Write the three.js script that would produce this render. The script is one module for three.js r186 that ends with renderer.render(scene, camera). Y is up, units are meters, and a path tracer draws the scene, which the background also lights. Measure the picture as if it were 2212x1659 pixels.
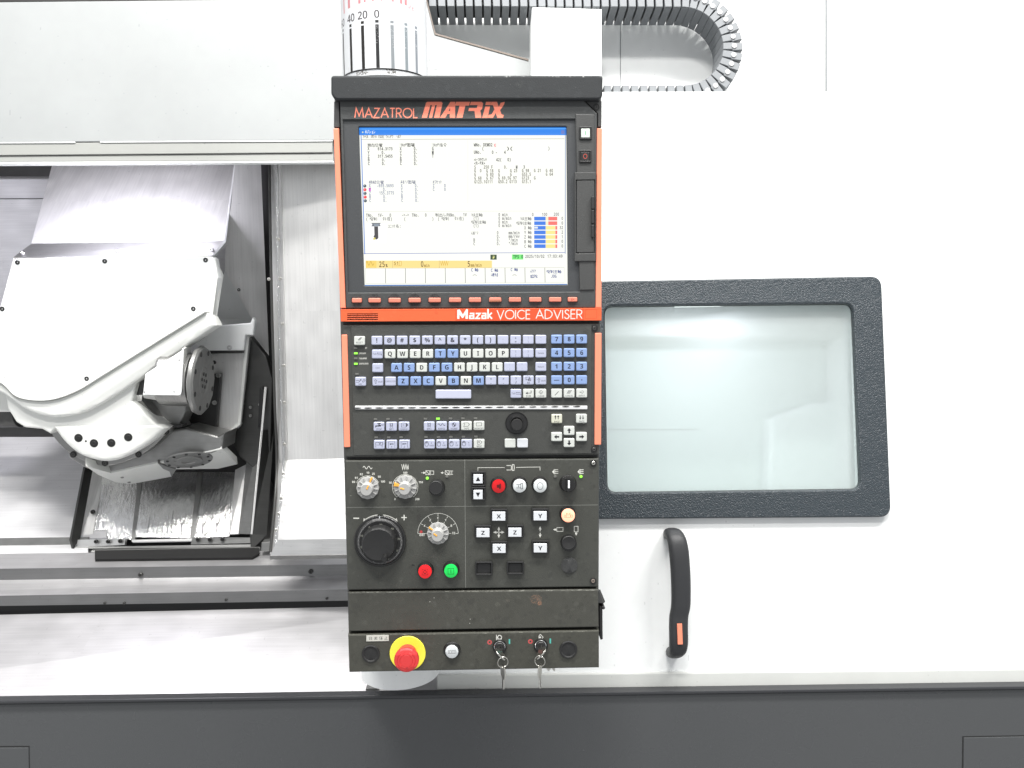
import * as THREE from 'three';
import { mergeGeometries, toCreasedNormals } from 'three/addons/utils/BufferGeometryUtils.js';
import { RoundedBoxGeometry } from 'three/addons/geometries/RoundedBoxGeometry.js';
import { RectAreaLightUniformsLib } from 'three/addons/lights/RectAreaLightUniformsLib.js';

// ---------- camera, light, exposure ----------
const V3 = THREE.Vector3, F = 1671, D0 = 1.2, rad = THREE.MathUtils.degToRad;
const scene = new THREE.Scene();
const camera = new THREE.PerspectiveCamera(2 * THREE.MathUtils.radToDeg(Math.atan(829.5 / F)), 4 / 3, 0.05, 60);
camera.position.set(0, 0, D0);
camera.rotation.set(rad(-5), rad(-2), -0.0115, 'YXZ');
const renderer = new THREE.WebGLRenderer({ antialias: true });
renderer.setSize(1024, 768);
renderer.toneMapping = THREE.LinearToneMapping;
renderer.toneMappingExposure = 1;
renderer.shadowMap.enabled = true;
RectAreaLightUniformsLib.init();
scene.background = new THREE.Color(0.66, 0.672, 0.69);   // the bright hall all round
const LAMPS = [[-1.5, 3.3, 0.95, 100], [0.3, 3.4, 1.05, 115], [1.9, 3.3, 1.2, 135], [-0.5, 3.3, 2.3, 100]];   // ceiling lamps: x, y, z, strength; the last is added for slide plate reflections
const LAMP_COLOR = new THREE.Color(1, 0.985, 0.96), WORK_COLOR = new THREE.Color(0.9, 0.88, 1);

// ---------- seeing where a point of the picture lies in the room ----------
const camQ = new THREE.Quaternion().setFromEuler(camera.rotation), camP = camera.position.clone();
const ray = (x, y) => new V3((x - 1106) / F, -(y - 829.5) / F, -1).applyQuaternion(camQ);
class Frame {
  static through(a, b, c) { // a plane through three points, facing the camera
    const n = b.clone().sub(a).cross(c.clone().sub(a)).normalize(); if (n.dot(new V3(0, 0, 1.2).sub(a)) < 0) n.negate();
    const f = new Frame(a), x = b.clone().sub(a).normalize(); f.q = new THREE.Quaternion().setFromRotationMatrix(new THREE.Matrix4().makeBasis(x, n.clone().cross(x), n));
    f.m = new THREE.Matrix4().compose(a, f.q, new V3(1, 1, 1)); f.inv = f.m.clone().invert(); f.n = n; return f;
  }
  constructor(o, tilt = 0, turn = 0) {
    this.o = o; this.q = new THREE.Quaternion().setFromEuler(new THREE.Euler(tilt, turn, 0, 'YXZ'));
    this.m = new THREE.Matrix4().compose(o, this.q, new V3(1, 1, 1)); this.inv = this.m.clone().invert();
    this.n = new V3(0, 0, 1).applyQuaternion(this.q);
  }
  hit(x, y, w = 0) {
    const d = ray(x, y), t = (this.o.clone().sub(camP).dot(this.n) + w) / d.dot(this.n);
    return camP.clone().addScaledVector(d, t);
  }
  loc(x, y, w = 0) { return this.hit(x, y, w).applyMatrix4(this.inv); }
  s(x, y, w = 0) { const t = this.hit(x, y, w).sub(camP); return t.dot(new V3(0, 0, -1).applyQuaternion(camQ)) / F; }
}
const WF = new Frame(new V3(0, 0, 0));                    // upright, like the control panel's face
const DF = new Frame(new V3(0, 0, -0.37), rad(-8.8));     // the machine's front, leaning back
const PF = new Frame(new V3(WF.hit(1024, 1447).x, WF.hit(1024, 1447).y, 0));
const at = (x, y, z) => WF.hit(x, y, z);

// ---------- things and parts ----------
const used = {};
const numbered = (n) => { const k = (used[n] = (used[n] ?? -1) + 1); return k ? n + '_' + String(k).padStart(3, '0') : n; };
function thing(name, label, category, frame, group) {
  const o = new THREE.Group(); o.name = numbered(name); o.userData = { label, category };
  if (group) o.userData.group = group;
  o.position.copy(frame.o); o.quaternion.copy(frame.q); scene.add(o); o.updateMatrixWorld(true); return o;
}
function put(parent, name, geo, mat, label) {              // geo is in world space
  const m = new THREE.Mesh(geo.clone().applyMatrix4(parent.matrixWorld.clone().invert()), mat);
  m.name = name; m.castShadow = m.receiveShadow = true; if (label) m.userData.label = label;
  parent.add(m); m.updateMatrixWorld(true); return m;
}
function putAt(parent, name, geo, mat, world) {            // shared geo, set at a world matrix
  const m = new THREE.Mesh(geo, mat); m.name = name; m.castShadow = m.receiveShadow = true;
  parent.matrixWorld.clone().invert().multiply(world).decompose(m.position, m.quaternion, m.scale);
  parent.add(m); m.updateMatrixWorld(true); return m;
}
const place = (frame, x, y, w, k = 1, spin = 0) => new THREE.Matrix4().compose(frame.hit(x, y, w), frame.q.clone().multiply(new THREE.Quaternion().setFromAxisAngle(new V3(0, 0, 1), spin)), new V3(k, k, k));

// ---------- shapes ----------
const R = (x0, y0, x1, y1) => [[x0, y0], [x1, y0], [x1, y1], [x0, y1]];
function path2(pts, r, P, cw = false) {
  if (THREE.ShapeUtils.isClockWise(pts) !== cw) { pts = [...pts].reverse(); if (Array.isArray(r)) r = [...r].reverse(); }
  const n = pts.length, rr = (i) => Array.isArray(r) ? r[i] : r;
  for (let i = 0; i < n; i++) {
    const p = pts[i], a = pts[(i + n - 1) % n], b = pts[(i + 1) % n], da = a.distanceTo(p), db = b.distanceTo(p), k = Math.min(rr(i), da * 0.48, db * 0.48);
    if (k < 1e-6) { i ? P.lineTo(p.x, p.y) : P.moveTo(p.x, p.y); continue; }
    const s = p.clone().lerp(a, k / da), e = p.clone().lerp(b, k / db);
    i ? P.lineTo(s.x, s.y) : P.moveTo(s.x, s.y); P.quadraticCurveTo(p.x, p.y, e.x, e.y);
  }
  return P;
}
function metreUV(g, ext) {                                  // uv in metres by the way a face points, or over an extent
  const p = g.attributes.position, n = g.attributes.normal, uv = new Float32Array(p.count * 2);
  for (let i = 0; i < p.count; i++) {
    const x = p.getX(i), y = p.getY(i), z = p.getZ(i);
    if (ext) { uv[2 * i] = (x - ext[0]) / (ext[2] - ext[0]); uv[2 * i + 1] = (y - ext[1]) / (ext[3] - ext[1]); continue; }
    const ax = Math.abs(n.getX(i)), ay = Math.abs(n.getY(i)), az = Math.abs(n.getZ(i));
    [uv[2 * i], uv[2 * i + 1]] = az >= ax && az >= ay ? [x, y] : ay >= ax ? [x, z] : [z, y];
  }
  g.setAttribute('uv', new THREE.BufferAttribute(uv, 2)); return g;
}
// the machine goes on beyond both sides of the picture: outermost corners are carried on along their own edges
function onward(pts) {
  const n = pts.length; return pts.map((p, i) => {
    const side = p[0] <= -90 ? -1 : p[0] >= 2330 ? 1 : 0; if (!side) return p;
    const q = [pts[(i + 1) % n], pts[(i + n - 1) % n]].find((o) => (side < 0 ? o[0] > -80 : o[0] < 2320)); if (!q) return p;
    const x = side < 0 ? -640 : 2900, k = (x - p[0]) / (p[0] - q[0]); return [x, p[1] + (p[1] - q[1]) * k, ...p.slice(2)];
  });
}
function plate(f, pts, w, thick, { bevel = 0, r = 0, holes = [], seg = 6, ext, curved, pw } = {}) {
  const L = (a) => a.map(([x, y]) => { const p = f.loc(x, y, pw ?? w); return new THREE.Vector2(p.x, p.y); });
  const rr = (v) => (v > 0 && v < 1.6 * bevel ? 1.6 * bevel : v); r = Array.isArray(r) ? r.map(rr) : rr(r);
  const S = path2(L(onward(pts)), r, new THREE.Shape());
  for (const h of holes) S.holes.push(path2(L(h.pts), h.r ?? 0, new THREE.Path(), true));
  let g = new THREE.ExtrudeGeometry(S, { depth: thick - 2 * bevel, bevelEnabled: bevel > 0, bevelSize: bevel, bevelThickness: bevel, bevelOffset: -bevel, bevelSegments: bevel > 0.003 ? 4 : 2, curveSegments: seg });
  g.translate(0, 0, w - thick + bevel);
  metreUV(g, ext);
  if (curved) g = toCreasedNormals(g, 0.6);
  return g.applyMatrix4(f.m);
}
const box = (f, x0, y0, x1, y1, w, thick, bevel = 0.001, r = 0.002, o = {}) => plate(f, R(x0, y0, x1, y1), w, thick, { bevel, r, seg: 3, ...o });
function lathe(f, x, y, w, prof, seg = 40) {                // prof: [radius in picture units, height in mm]
  const s = f.s(x, y, w), g = new THREE.LatheGeometry(prof.map(([r, h]) => new THREE.Vector2(Math.max(r * s, 1e-5), h / 1000)), seg);
  return toCreasedNormals(g.rotateX(Math.PI / 2), 0.7).applyMatrix4(place(f, x, y, w));
}
function slab(pts, thick) {                                  // a sheet through [x, y, z] corners, thickened away from the camera
  const P = onward(pts).map(([x, y, z]) => at(x, y, z)), n = new V3(), c = new V3();
  P.forEach((p, i) => { const q = P[(i + 1) % P.length]; n.add(new V3((p.y - q.y) * (p.z + q.z), (p.z - q.z) * (p.x + q.x), (p.x - q.x) * (p.y + q.y))); c.add(p); });
  n.normalize(); c.divideScalar(P.length); if (n.dot(camP.clone().sub(c)) < 0) n.negate();
  const ex = new V3(1, 0, 0); if (Math.abs(n.x) > 0.9) ex.set(0, 0, 1); ex.addScaledVector(n, -ex.dot(n)).normalize(); const ey = n.clone().cross(ex);
  const flat = P.map((p) => new THREE.Vector2(p.clone().sub(c).dot(ex), p.clone().sub(c).dot(ey)));
  const tri = THREE.ShapeUtils.triangulateShape(flat, []), pos = [], uv = [], add = (p, u, v) => { pos.push(p.x, p.y, p.z); uv.push(u, v); };
  const B = P.map((p) => p.clone().addScaledVector(n, -thick));
  for (const t of tri) { for (const i of t) add(P[i], flat[i].x, flat[i].y); for (const i of [...t].reverse()) add(B[i], flat[i].x, flat[i].y); }
  P.forEach((p, i) => { const j = (i + 1) % P.length, l = p.distanceTo(P[j]); add(p, 0, 0); add(B[i], 0, thick); add(P[j], l, 0); add(P[j], l, 0); add(B[i], 0, thick); add(B[j], l, thick); });
  const g = new THREE.BufferGeometry(); g.setAttribute('position', new THREE.Float32BufferAttribute(pos, 3)); g.setAttribute('uv', new THREE.Float32BufferAttribute(uv, 2)); g.computeVertexNormals(); return g;
}
const bandX = (y0, y1, z0, z1, x0, x1, thick) => slab([[x0, y0[0] + (y0[1] - y0[0]) * x0 / 747, z0], [x1, y0[0] + (y0[1] - y0[0]) * x1 / 747, z0], [x1, y1[0] + (y1[1] - y1[0]) * x1 / 747, z1], [x0, y1[0] + (y1[1] - y1[0]) * x0 / 747, z1]], thick);
const clean = (gs) => mergeGeometries(gs.map((g) => { const h = g.index ? g.toNonIndexed() : g; for (const k of Object.keys(h.attributes)) if (!['position', 'normal', 'uv'].includes(k)) h.deleteAttribute(k); return h; }));
function arcPts(cx, cy, rx, ry, a0, a1, n = 20) { return Array.from({ length: n + 1 }, (_, i) => { const a = rad(a0 + (a1 - a0) * i / n); return [cx + rx * Math.cos(a), cy + ry * Math.sin(a)]; }); }
function smooth(pts, n = 6) { return new THREE.CatmullRomCurve3(pts.map(([x, y]) => new V3(x, y, 0)), false, 'centripetal').getPoints(pts.length * n).map((p) => [p.x, p.y]); }

// ---------- textures ----------
let seed = 7; const rnd = () => { seed = (Math.imul(seed, 1664525) + 1013904223) >>> 0; return seed / 4294967296; };
function lattice(n) { const a = Float32Array.from({ length: n * n }, rnd); return (x, y) => { const i = Math.floor(x), j = Math.floor(y), u = x - i, v = y - j, s = u * u * (3 - 2 * u), t = v * v * (3 - 2 * v), g = (p, q) => a[((q % n) + n) % n * n + ((p % n) + n) % n]; return (g(i, j) * (1 - s) + g(i + 1, j) * s) * (1 - t) + (g(i, j + 1) * (1 - s) + g(i + 1, j + 1) * s) * t; }; }
function tex(n, fn, tile, srgb) {
  const d = new Uint8Array(n * n * 4);
  for (let y = 0; y < n; y++) for (let x = 0; x < n; x++) { const v = fn(x, y, n), o = (y * n + x) * 4; if (Array.isArray(v)) { d[o] = v[0]; d[o + 1] = v[1]; d[o + 2] = v[2]; } else d[o] = d[o + 1] = d[o + 2] = Math.max(0, Math.min(255, v * 255)); d[o + 3] = 255; }
  const t = new THREE.DataTexture(d, n, n); t.magFilter = t.minFilter = THREE.LinearFilter; t.wrapS = t.wrapT = THREE.RepeatWrapping; t.repeat.set(1 / tile, 1 / tile);
  if (srgb) t.colorSpace = THREE.SRGBColorSpace; t.needsUpdate = true; return t;
}
const again = (t, kx, ky, rot = 0) => { const c = t.clone(); c.repeat.set(kx, ky); c.rotation = rot; c.needsUpdate = true; return c; };
const l64 = lattice(64), l16 = lattice(16), l128 = lattice(128), l8 = lattice(8);
const grainT = tex(256, (x, y) => 0.5 * l128(x / 2, y / 2) + 0.35 * rnd() + 0.15 * l64(x / 4, y / 4), 0.06);
const orangeT = tex(256, (x, y) => { const v = 0.65 * l64(x / 4, y / 4) + 0.35 * l128(x / 2, y / 2); return v * v * (3 - 2 * v); }, 0.11);
const streak = (() => { const a = lattice(256); return (x, y) => 0.45 * a(x / 64, y) + 0.3 * a(x / 16, y / 2 + 40) + 0.25 * a(x / 90, y / 6 + 9); })();
const brushT = tex(512, (x, y) => streak(x / 2, y / 2), 0.5);
const mottleT = tex(256, (x, y) => 0.5 * l8(x / 32, y / 32) + 0.3 * l16(x / 16, y / 16) + 0.2 * l64(x / 4, y / 4), 0.8);
const steelMap = tex(512, (x, y) => { const m = 0.5 * l8(x / 64, y / 64) + 0.5 * l16(x / 32, y / 32), s = streak(x / 2, y / 2); let v = 0.88 + 0.07 * (s - 0.5) + 0.1 * (m - 0.5); if (l128(x / 4, y / 4) > 0.975) v -= 0.08; return v; }, 0.55, true);
const whiteMap = tex(512, (x, y) => { const m = 0.5 * l8(x / 64, y / 64) + 0.3 * l16(x / 32, y / 32) + 0.2 * l64(x / 8, y / 8); let v = 0.93 + 0.05 * (m - 0.5); if (l128(x / 4, y / 4) > 0.982) v -= 0.1; return [v * 253, v * 255, v * 254].map((c) => Math.min(255, c)); }, 0.9, true);
const std = (o) => new THREE.MeshStandardMaterial(o), phy = (o) => new THREE.MeshPhysicalMaterial(o), lin = (r, g = r, b = r) => new THREE.Color().setRGB(r, g, b);
const M = {
  dark: std({ color: lin(0.044, 0.045, 0.044), roughness: 0.55, bumpMap: grainT, bumpScale: 0.0003 }),
  darkBase: std({ color: lin(0.066, 0.069, 0.071), roughness: 0.5, bumpMap: grainT, bumpScale: 0.0003, roughnessMap: again(mottleT, 1.2, 1.2) }),
  bezel: std({ color: lin(0.036, 0.039, 0.042), roughness: 0.6, bumpMap: grainT, bumpScale: 0.0003 }),
  black: std({ color: lin(0.012), roughness: 0.45 }),
  shadeBlack: std({ color: lin(0.006), roughness: 0.95 }),  // near black, for slabs that stand in for shade
  gloss: std({ color: lin(0.012), roughness: 0.25 }),
  rubber: std({ color: lin(0.013), roughness: 0.6 }),
  handle: std({ color: lin(0.022, 0.023, 0.025), roughness: 0.5, bumpMap: grainT, bumpScale: 0.0003 }),
  wrinkle: std({ color: lin(0.03, 0.039, 0.046), roughness: 0.36, bumpMap: again(orangeT, 11, 11), bumpScale: 0.001 }),
  orange: std({ color: lin(0.76, 0.24, 0.145), roughness: 0.45, bumpMap: grainT, bumpScale: 0.0001 }),
  orangeKey: std({ color: lin(0.62, 0.16, 0.09), roughness: 0.5 }),
  white: std({ map: whiteMap, color: lin(0.94), roughness: 0.42 }),
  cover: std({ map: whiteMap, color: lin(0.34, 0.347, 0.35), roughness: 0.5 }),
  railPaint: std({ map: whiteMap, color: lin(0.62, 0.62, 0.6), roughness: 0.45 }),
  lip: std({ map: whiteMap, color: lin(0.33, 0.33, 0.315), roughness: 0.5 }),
  cavity: std({ map: whiteMap, color: lin(0.86), roughness: 0.6 }),
  whiteShaded: std({ map: whiteMap, color: lin(0.84, 0.835, 0.81), roughness: 0.35 }),  // the white paint toned beige-grey, shade put into its colour
  steel: std({ map: steelMap, color: lin(0.95, 0.945, 0.93), metalness: 1, roughness: 0.42, bumpMap: brushT, bumpScale: 0.000012 }),
  steelV: std({ map: again(steelMap, 1.8, 1.8, Math.PI / 2), color: lin(0.95, 0.945, 0.93), metalness: 0.9, roughness: 0.55, bumpMap: again(brushT, 2, 2, Math.PI / 2), bumpScale: 0.000012 }),
  bright: std({ map: again(steelMap, 4, 4, Math.PI / 2), color: lin(0.9), metalness: 1, roughness: 0.2, bumpMap: again(mottleT, 30, 9), bumpScale: 0.0007 }),
  castSteel: std({ map: again(steelMap, 5, 5), color: lin(0.38, 0.38, 0.37), metalness: 0.85, roughness: 0.42 }),
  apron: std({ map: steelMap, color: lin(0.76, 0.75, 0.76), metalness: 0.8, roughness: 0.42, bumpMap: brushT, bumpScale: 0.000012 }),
  inner: std({ map: steelMap, color: lin(0.92, 0.915, 0.93), metalness: 0.25, roughness: 0.5 }),
  sideSteel: std({ map: again(steelMap, 1.8, 1.8, Math.PI / 2), color: lin(0.95, 0.945, 0.93), metalness: 0.8, roughness: 0.6 }),
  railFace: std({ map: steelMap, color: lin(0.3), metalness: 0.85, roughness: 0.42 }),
  stripMetal: std({ color: lin(0.8), metalness: 0.5, roughness: 0.3 }),
  flange: std({ map: steelMap, color: lin(0.82), metalness: 1, roughness: 0.34, bumpMap: brushT, bumpScale: 0.00002 }),
  darkSteel: std({ map: again(steelMap, 3, 3), color: lin(0.1, 0.1, 0.097), metalness: 0.7, roughness: 0.45 }),
  chrome: std({ color: lin(0.9), metalness: 1, roughness: 0.08 }),
  keyMetal: std({ color: lin(0.55, 0.54, 0.5), metalness: 1, roughness: 0.3 }),
  brown: std({ color: lin(0.16, 0.13, 0.11), roughness: 0.7 }),
  chain: std({ color: lin(0.17, 0.18, 0.19), roughness: 0.55 }),
  pin: std({ color: lin(0.5), roughness: 0.4 }),
  dial: std({ color: lin(0.34, 0.34, 0.33), roughness: 0.35 }),
  amber: std({ color: lin(0.75, 0.36, 0.05), roughness: 0.4 }),
  whiteButton: std({ color: lin(0.72, 0.74, 0.75), roughness: 0.4 }),
  red: std({ color: lin(0.55, 0.02, 0.02), roughness: 0.3, emissive: lin(0.4, 0.006, 0.004) }),
  green: std({ color: lin(0.02, 0.4, 0.08), roughness: 0.3, emissive: lin(0.005, 0.4, 0.06) }),
  stopRed: std({ color: lin(0.58, 0.035, 0.035), roughness: 0.35 }),
  yellow: std({ color: lin(0.8, 0.72, 0.06), roughness: 0.4 }),
  ledGreen: std({ color: lin(0.2, 0.5, 0.05), emissive: lin(0.22, 1.0, 0.05) }),
  ledOff: std({ color: lin(0.12, 0.12, 0.11), roughness: 0.3 }),
  lit: std({ color: lin(0.6, 0.25, 0.12), emissive: lin(0.9, 0.28, 0.12), roughness: 0.4 }),
  glow: std({ color: lin(0.8), emissive: lin(4), roughness: 1 }),
  lampBody: std({ color: lin(0.6), roughness: 0.6 }),
};

// ---------- writing: canvas prints in the plane of a face ----------
const KJ = {};   // simple stroke figures on a ten by ten grid
`非3039 0232 0535 0838 6069 6292 6595 6898
常5052 2132 8172 0492 0405 9495 3464 3666 3436 6466 1719 1787 8789 5659
停3004 2329 6061 4191 5373 5375 7375 5575 4696 4647 9697 4888 6869
止5059 5484 2429 0999
現0131 0434 0838 2128 4181 4146 8186 4383 4686 5649 7678 7898
在0292 4008 2529 7479 5595 4999
位3004 2329 6061 4292 5457 8476 3999
置1191 1393 1113 9193 4143 6163 0595 3639 7679 3676 3777 3979 1599
次0112 0817 4134 4292 9284 6449 6499
の5147381705238183759
距0030 0003 3033 0333 2328 0529 0939 4191 4149 4999 4383 4777 8387
離0141 2022 0242 0545 0549 4549 2247 6059 6169 6494 6797 6191 6999 8189
指0333 2029 0728 5054 5494 8152 5659 8689 5686 5787 5989
令5014 5094 3565 2777 7759 5759
機0333 2029 2306 2336 5043 4354 8083 7393 4595 6099 4648 8679
械0333 2029 2306 2336 4292 6099 8081 8869 4549 5558 4666
残0131 2008 1434 3408 1546 5292 4595 6099 9669 8081
り2025 7075 7558
リ2025 7075 7558
オ0393 6069 6308
フ0191 9149
セ0383 3028 2888 8364
ッ1324 4354 8259
ト3039 3374
旋2021 0242 2206 2444 4449 5042 5191 5494 7379 7595 5669 7999
削2022 0013 4033 1343 1349 4349 1545 1747 6167 9099 9989
外2004 2141 4119 1547 7079 7496
径3013 3325 2429 4080 8045 5094 4696 7479 4999
割3031 0151 0102 5152 1353 0454 3335 1555 1659 5659 6167 9099 9989
出5059 2124 8184 2484 1519 9599 1999
し3037 3768 6885
主5051 1292 1585 0999 5259
軸0141 2029 0343 0346 4346 0545 0646 0747 5359 9399 5393 5999 5696 7079
ミ1183 1385 1698
ル3137 3709 6068 6896
送0112 0414 1407 0799 4052 8072 4393 3595 6357 6597
名4015 4171 7118 3556 4549 8589 4585 4989
連0112 0414 1407 0799 4191 6067 4245 8285 4282 4383 4585 3696
結2003 0322 2205 0544 2529 5292 7074 5484 5659 8689 5686 5989
解2003 1141 1219 4249 1242 1545 1747 2729 5080 8083 6063 5696 7579 5898
除0009 0030 3025 2536 6033 6093 4474 4696 7479 5758 8798
バ2308 6399 7081 8091
ア0191 9164 5358
ポ0393 5059 2517 7597 8191
ジ1122 1435 1984 7072 9092
シ1122 1435 1984
ョ2383 2686 2989 8389
ン1132 1994
ァ1383 8365 5458
イ8005 5359
表1191 5054 2282 0494 5409 4649 5699
示2181 0494 5459 2618 7698
設1040 0252 1444 1646 1848 5153 5181 8183 5595 9559 6699
定5051 0292 0203 9293 2474 5458 5686 3618 3899
ウ5052 1292 1214 9259
ィ8316 5458
ド3039 3374 7172 8182
ヘ0433 3398
プ0181 8148 9091
パ2308 6399 8091
ー0595
ツ1123 4152 9149
カ1393 9368 4008
モ1181 1494 4048 4898
ダ3013 3171 7128 3566 8092
ユ2272 7268 0898
ニ2282 0898`.split('\n').forEach((l) => (KJ[l[0]] = l.slice(1).split(' ').map((s) => s.match(/../g).map((p) => [+p[0] / 9, +p[1] / 9]))));
const FUT = { M: [0.95, '0 1 .14 0 .475 .8 .81 0 .95 1'], A: [0.8, '0 1 .4 0 .8 1', '.14 .66 .66 .66'], Z: [0.62, '.04 0 .6 0 0 1 .62 1'], T: [0.56, '0 0 .56 0', '.28 0 .28 1'], R: [0.56, '0 1 0 0 .28 0 .48 .08 .52 .26 .46 .45 .26 .52 0 .52', '.24 .52 .54 1'], L: [0.44, '0 0 0 1 .44 1'], V: [0.76, '0 0 .38 1 .76 0'], I: [0.04, '0 0 0 1'], E: [0.46, '.46 0 0 0 0 1 .46 1', '0 .47 .44 .47'], D: [0.74, '0 0 0 1 .26 1 .55 .88 .72 .64 .74 .5 .72 .36 .55 .12 .26 0 0 0'], S: [0.5, '.46 .14 .36 .02 .22 0 .08 .08 .06 .26 .16 .42 .38 .54 .48 .72 .42 .92 .24 1 .08 .95 0 .8'], C: [0.8, '.8 .15 .62 .03 .46 0 .2 .1 .03 .34 .03 .66 .2 .9 .46 1 .62 .97 .8 .85'], O: [0.98, '.98 .5 .94 .3 .83 .13 .69 .04 .49 0 .29 .04 .15 .13 .04 .3 0 .5 .04 .7 .15 .87 .29 .96 .49 1 .69 .96 .83 .87 .94 .7 .98 .5'], ' ': [0.22] };
class Print {
  constructor(f, rect, w, res, base, speckle = 0.5) {
    const a = f.loc(rect[0], rect[3], w), b = f.loc(rect[2], rect[1], w); this.f = f; this.w = w;
    const c = f.loc(rect[0], rect[1], w), d = f.loc(rect[2], rect[3], w);
    this.ext = [Math.min(a.x, c.x) - 0.004, Math.min(a.y, d.y) - 0.004, Math.max(b.x, d.x) + 0.004, Math.max(b.y, c.y) + 0.004];
    this.res = res; this.W = Math.ceil((this.ext[2] - this.ext[0]) * res); this.H = Math.ceil((this.ext[3] - this.ext[1]) * res);
    this.c = document.createElement('canvas'); this.c.width = this.W; this.c.height = this.H; this.g = this.c.getContext('2d');
    this.g.fillStyle = base; this.g.fillRect(0, 0, this.W, this.H); this.g.lineCap = 'butt'; this.g.lineJoin = 'miter';
    if (speckle) for (let i = 0; i < this.W * this.H / 260 * speckle; i++) { const q = rnd() < 0.5; this.g.fillStyle = q ? 'rgba(255,255,240,' + 0.03 * rnd() + ')' : 'rgba(0,0,0,' + 0.09 * rnd() + ')'; const r = 1 + 14 * rnd() * rnd(); this.g.beginPath(); this.g.ellipse(rnd() * this.W, rnd() * this.H, r * (1 + rnd()), r, rnd() * 3, 0, 7); this.g.fill(); }
  }
  p(x, y) { const q = this.f.loc(x, y, this.w); return [(q.x - this.ext[0]) * this.res, (this.ext[3] - q.y) * this.res]; }
  k(x, y) { return this.f.s(x, y, this.w) * this.res; }
  line(pts, wd, col, close, fill) {
    const g = this.g; g.beginPath(); pts.forEach(([x, y], i) => g[i ? 'lineTo' : 'moveTo'](...this.p(x, y))); if (close) g.closePath();
    if (wd) { g.strokeStyle = col; g.lineWidth = wd * this.k(...pts[0]); g.stroke(); } if (fill) { g.fillStyle = fill; g.fill(); }
  }
  poly(pts, col) { this.line(pts, 0, null, true, col); }
  rect(x0, y0, x1, y1, col) { this.poly(R(x0, y0, x1, y1), col); }
  arc(x, y, r, a0, a1, wd, col) { this.line(arcPts(x, y, r, r, a0, a1, 40), wd, col); }
  dot(x, y, r, col) { this.poly(arcPts(x, y, r, r, 0, 360, 24), col); }
  text(str, x, y, h, col, { font = 'sans-serif', bold, align = 'center', sx = 1, base = 0, cap = 0.714 } = {}) {
    const g = this.g, [cx, cy] = this.p(x, y), k = this.k(x, y); g.save(); g.translate(cx, cy); g.scale(sx, 1);
    g.font = (bold ? 'bold ' : '') + (h * k / cap).toFixed(2) + 'px ' + font; g.textAlign = align; g.fillStyle = col; g.fillText(str, 0, base ? 0 : h * k / 2); g.restore();
  }
  mono(str, x, y, col, h = 6.2, adv = 4.05, wd = 0.9, bold) {   // narrow display type, full-width for stroke figures; y is the baseline
    const g = this.g, k = this.k(x, y); let [cx, cy] = this.p(x, y);
    for (const ch of str) {
      if (KJ[ch]) {
        const half = 'ポジションオフセットミルバリアパーツカウトモーダユニァイウィドヘプ'.includes(ch), s = (half ? 3.5 : 7.2) * k, hh = 6.8 * k; g.strokeStyle = col; g.lineWidth = wd * k;
        for (const st of KJ[ch]) { g.beginPath(); st.forEach(([u, v], i) => g[i ? 'lineTo' : 'moveTo'](cx + u * s, cy - hh + v * hh)); g.stroke(); }
        cx += (half ? adv : adv * 2) * k;
      } else {
        g.save(); g.translate(cx, cy); g.font = (bold ? 'bold ' : '') + (h * k / 0.714).toFixed(2) + 'px monospace'; g.scale(adv * k * 0.94 / g.measureText('0').width, 1); g.fillStyle = g.strokeStyle = col; g.lineWidth = 0.5 * k; g.fillText(ch, 0, 0); g.strokeText(ch, 0, 0); g.restore(); cx += adv * k;
      }
    }
  }
  futura(str, x0, x1, yT, yB, wd, col) {
    let tot = -0.17; for (const ch of str) tot += FUT[ch][0] + 0.17; const kx = (x1 - x0) / tot; let x = x0; this.g.lineJoin = 'miter';
    for (const ch of str) { const [a, ...st] = FUT[ch]; for (const s of st) { const v = s.split(' ').map(Number), pts = []; for (let i = 0; i < v.length; i += 2) pts.push([x + v[i] * kx, yT + v[i + 1] * (yB - yT)]); this.line(pts, wd, col); } x += (a + 0.17) * kx; }
  }
  stain(x, y, rx, ry, col, n = 160) { for (let i = 0; i < n; i++) { const a = rnd() * 6.28, q = Math.sqrt(rnd()) ; const [cx, cy] = this.p(x + Math.cos(a) * rx * q, y + Math.sin(a) * ry * q); this.g.fillStyle = col; this.g.beginPath(); this.g.ellipse(cx, cy, 0.6 + 2.2 * rnd(), 0.6 + 1.8 * rnd(), 0, 0, 7); this.g.fill(); } }
  get texture() { const t = new THREE.CanvasTexture(this.c); t.colorSpace = THREE.SRGBColorSpace; t.anisotropy = 8; return t; }
  mat(o = {}) { const k = [(this.ext[2] - this.ext[0]) / 0.06, (this.ext[3] - this.ext[1]) / 0.06]; return std({ map: this.texture, roughness: 0.55, bumpMap: again(grainT, ...k), bumpScale: 0.0003, ...o }); }
}

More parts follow.
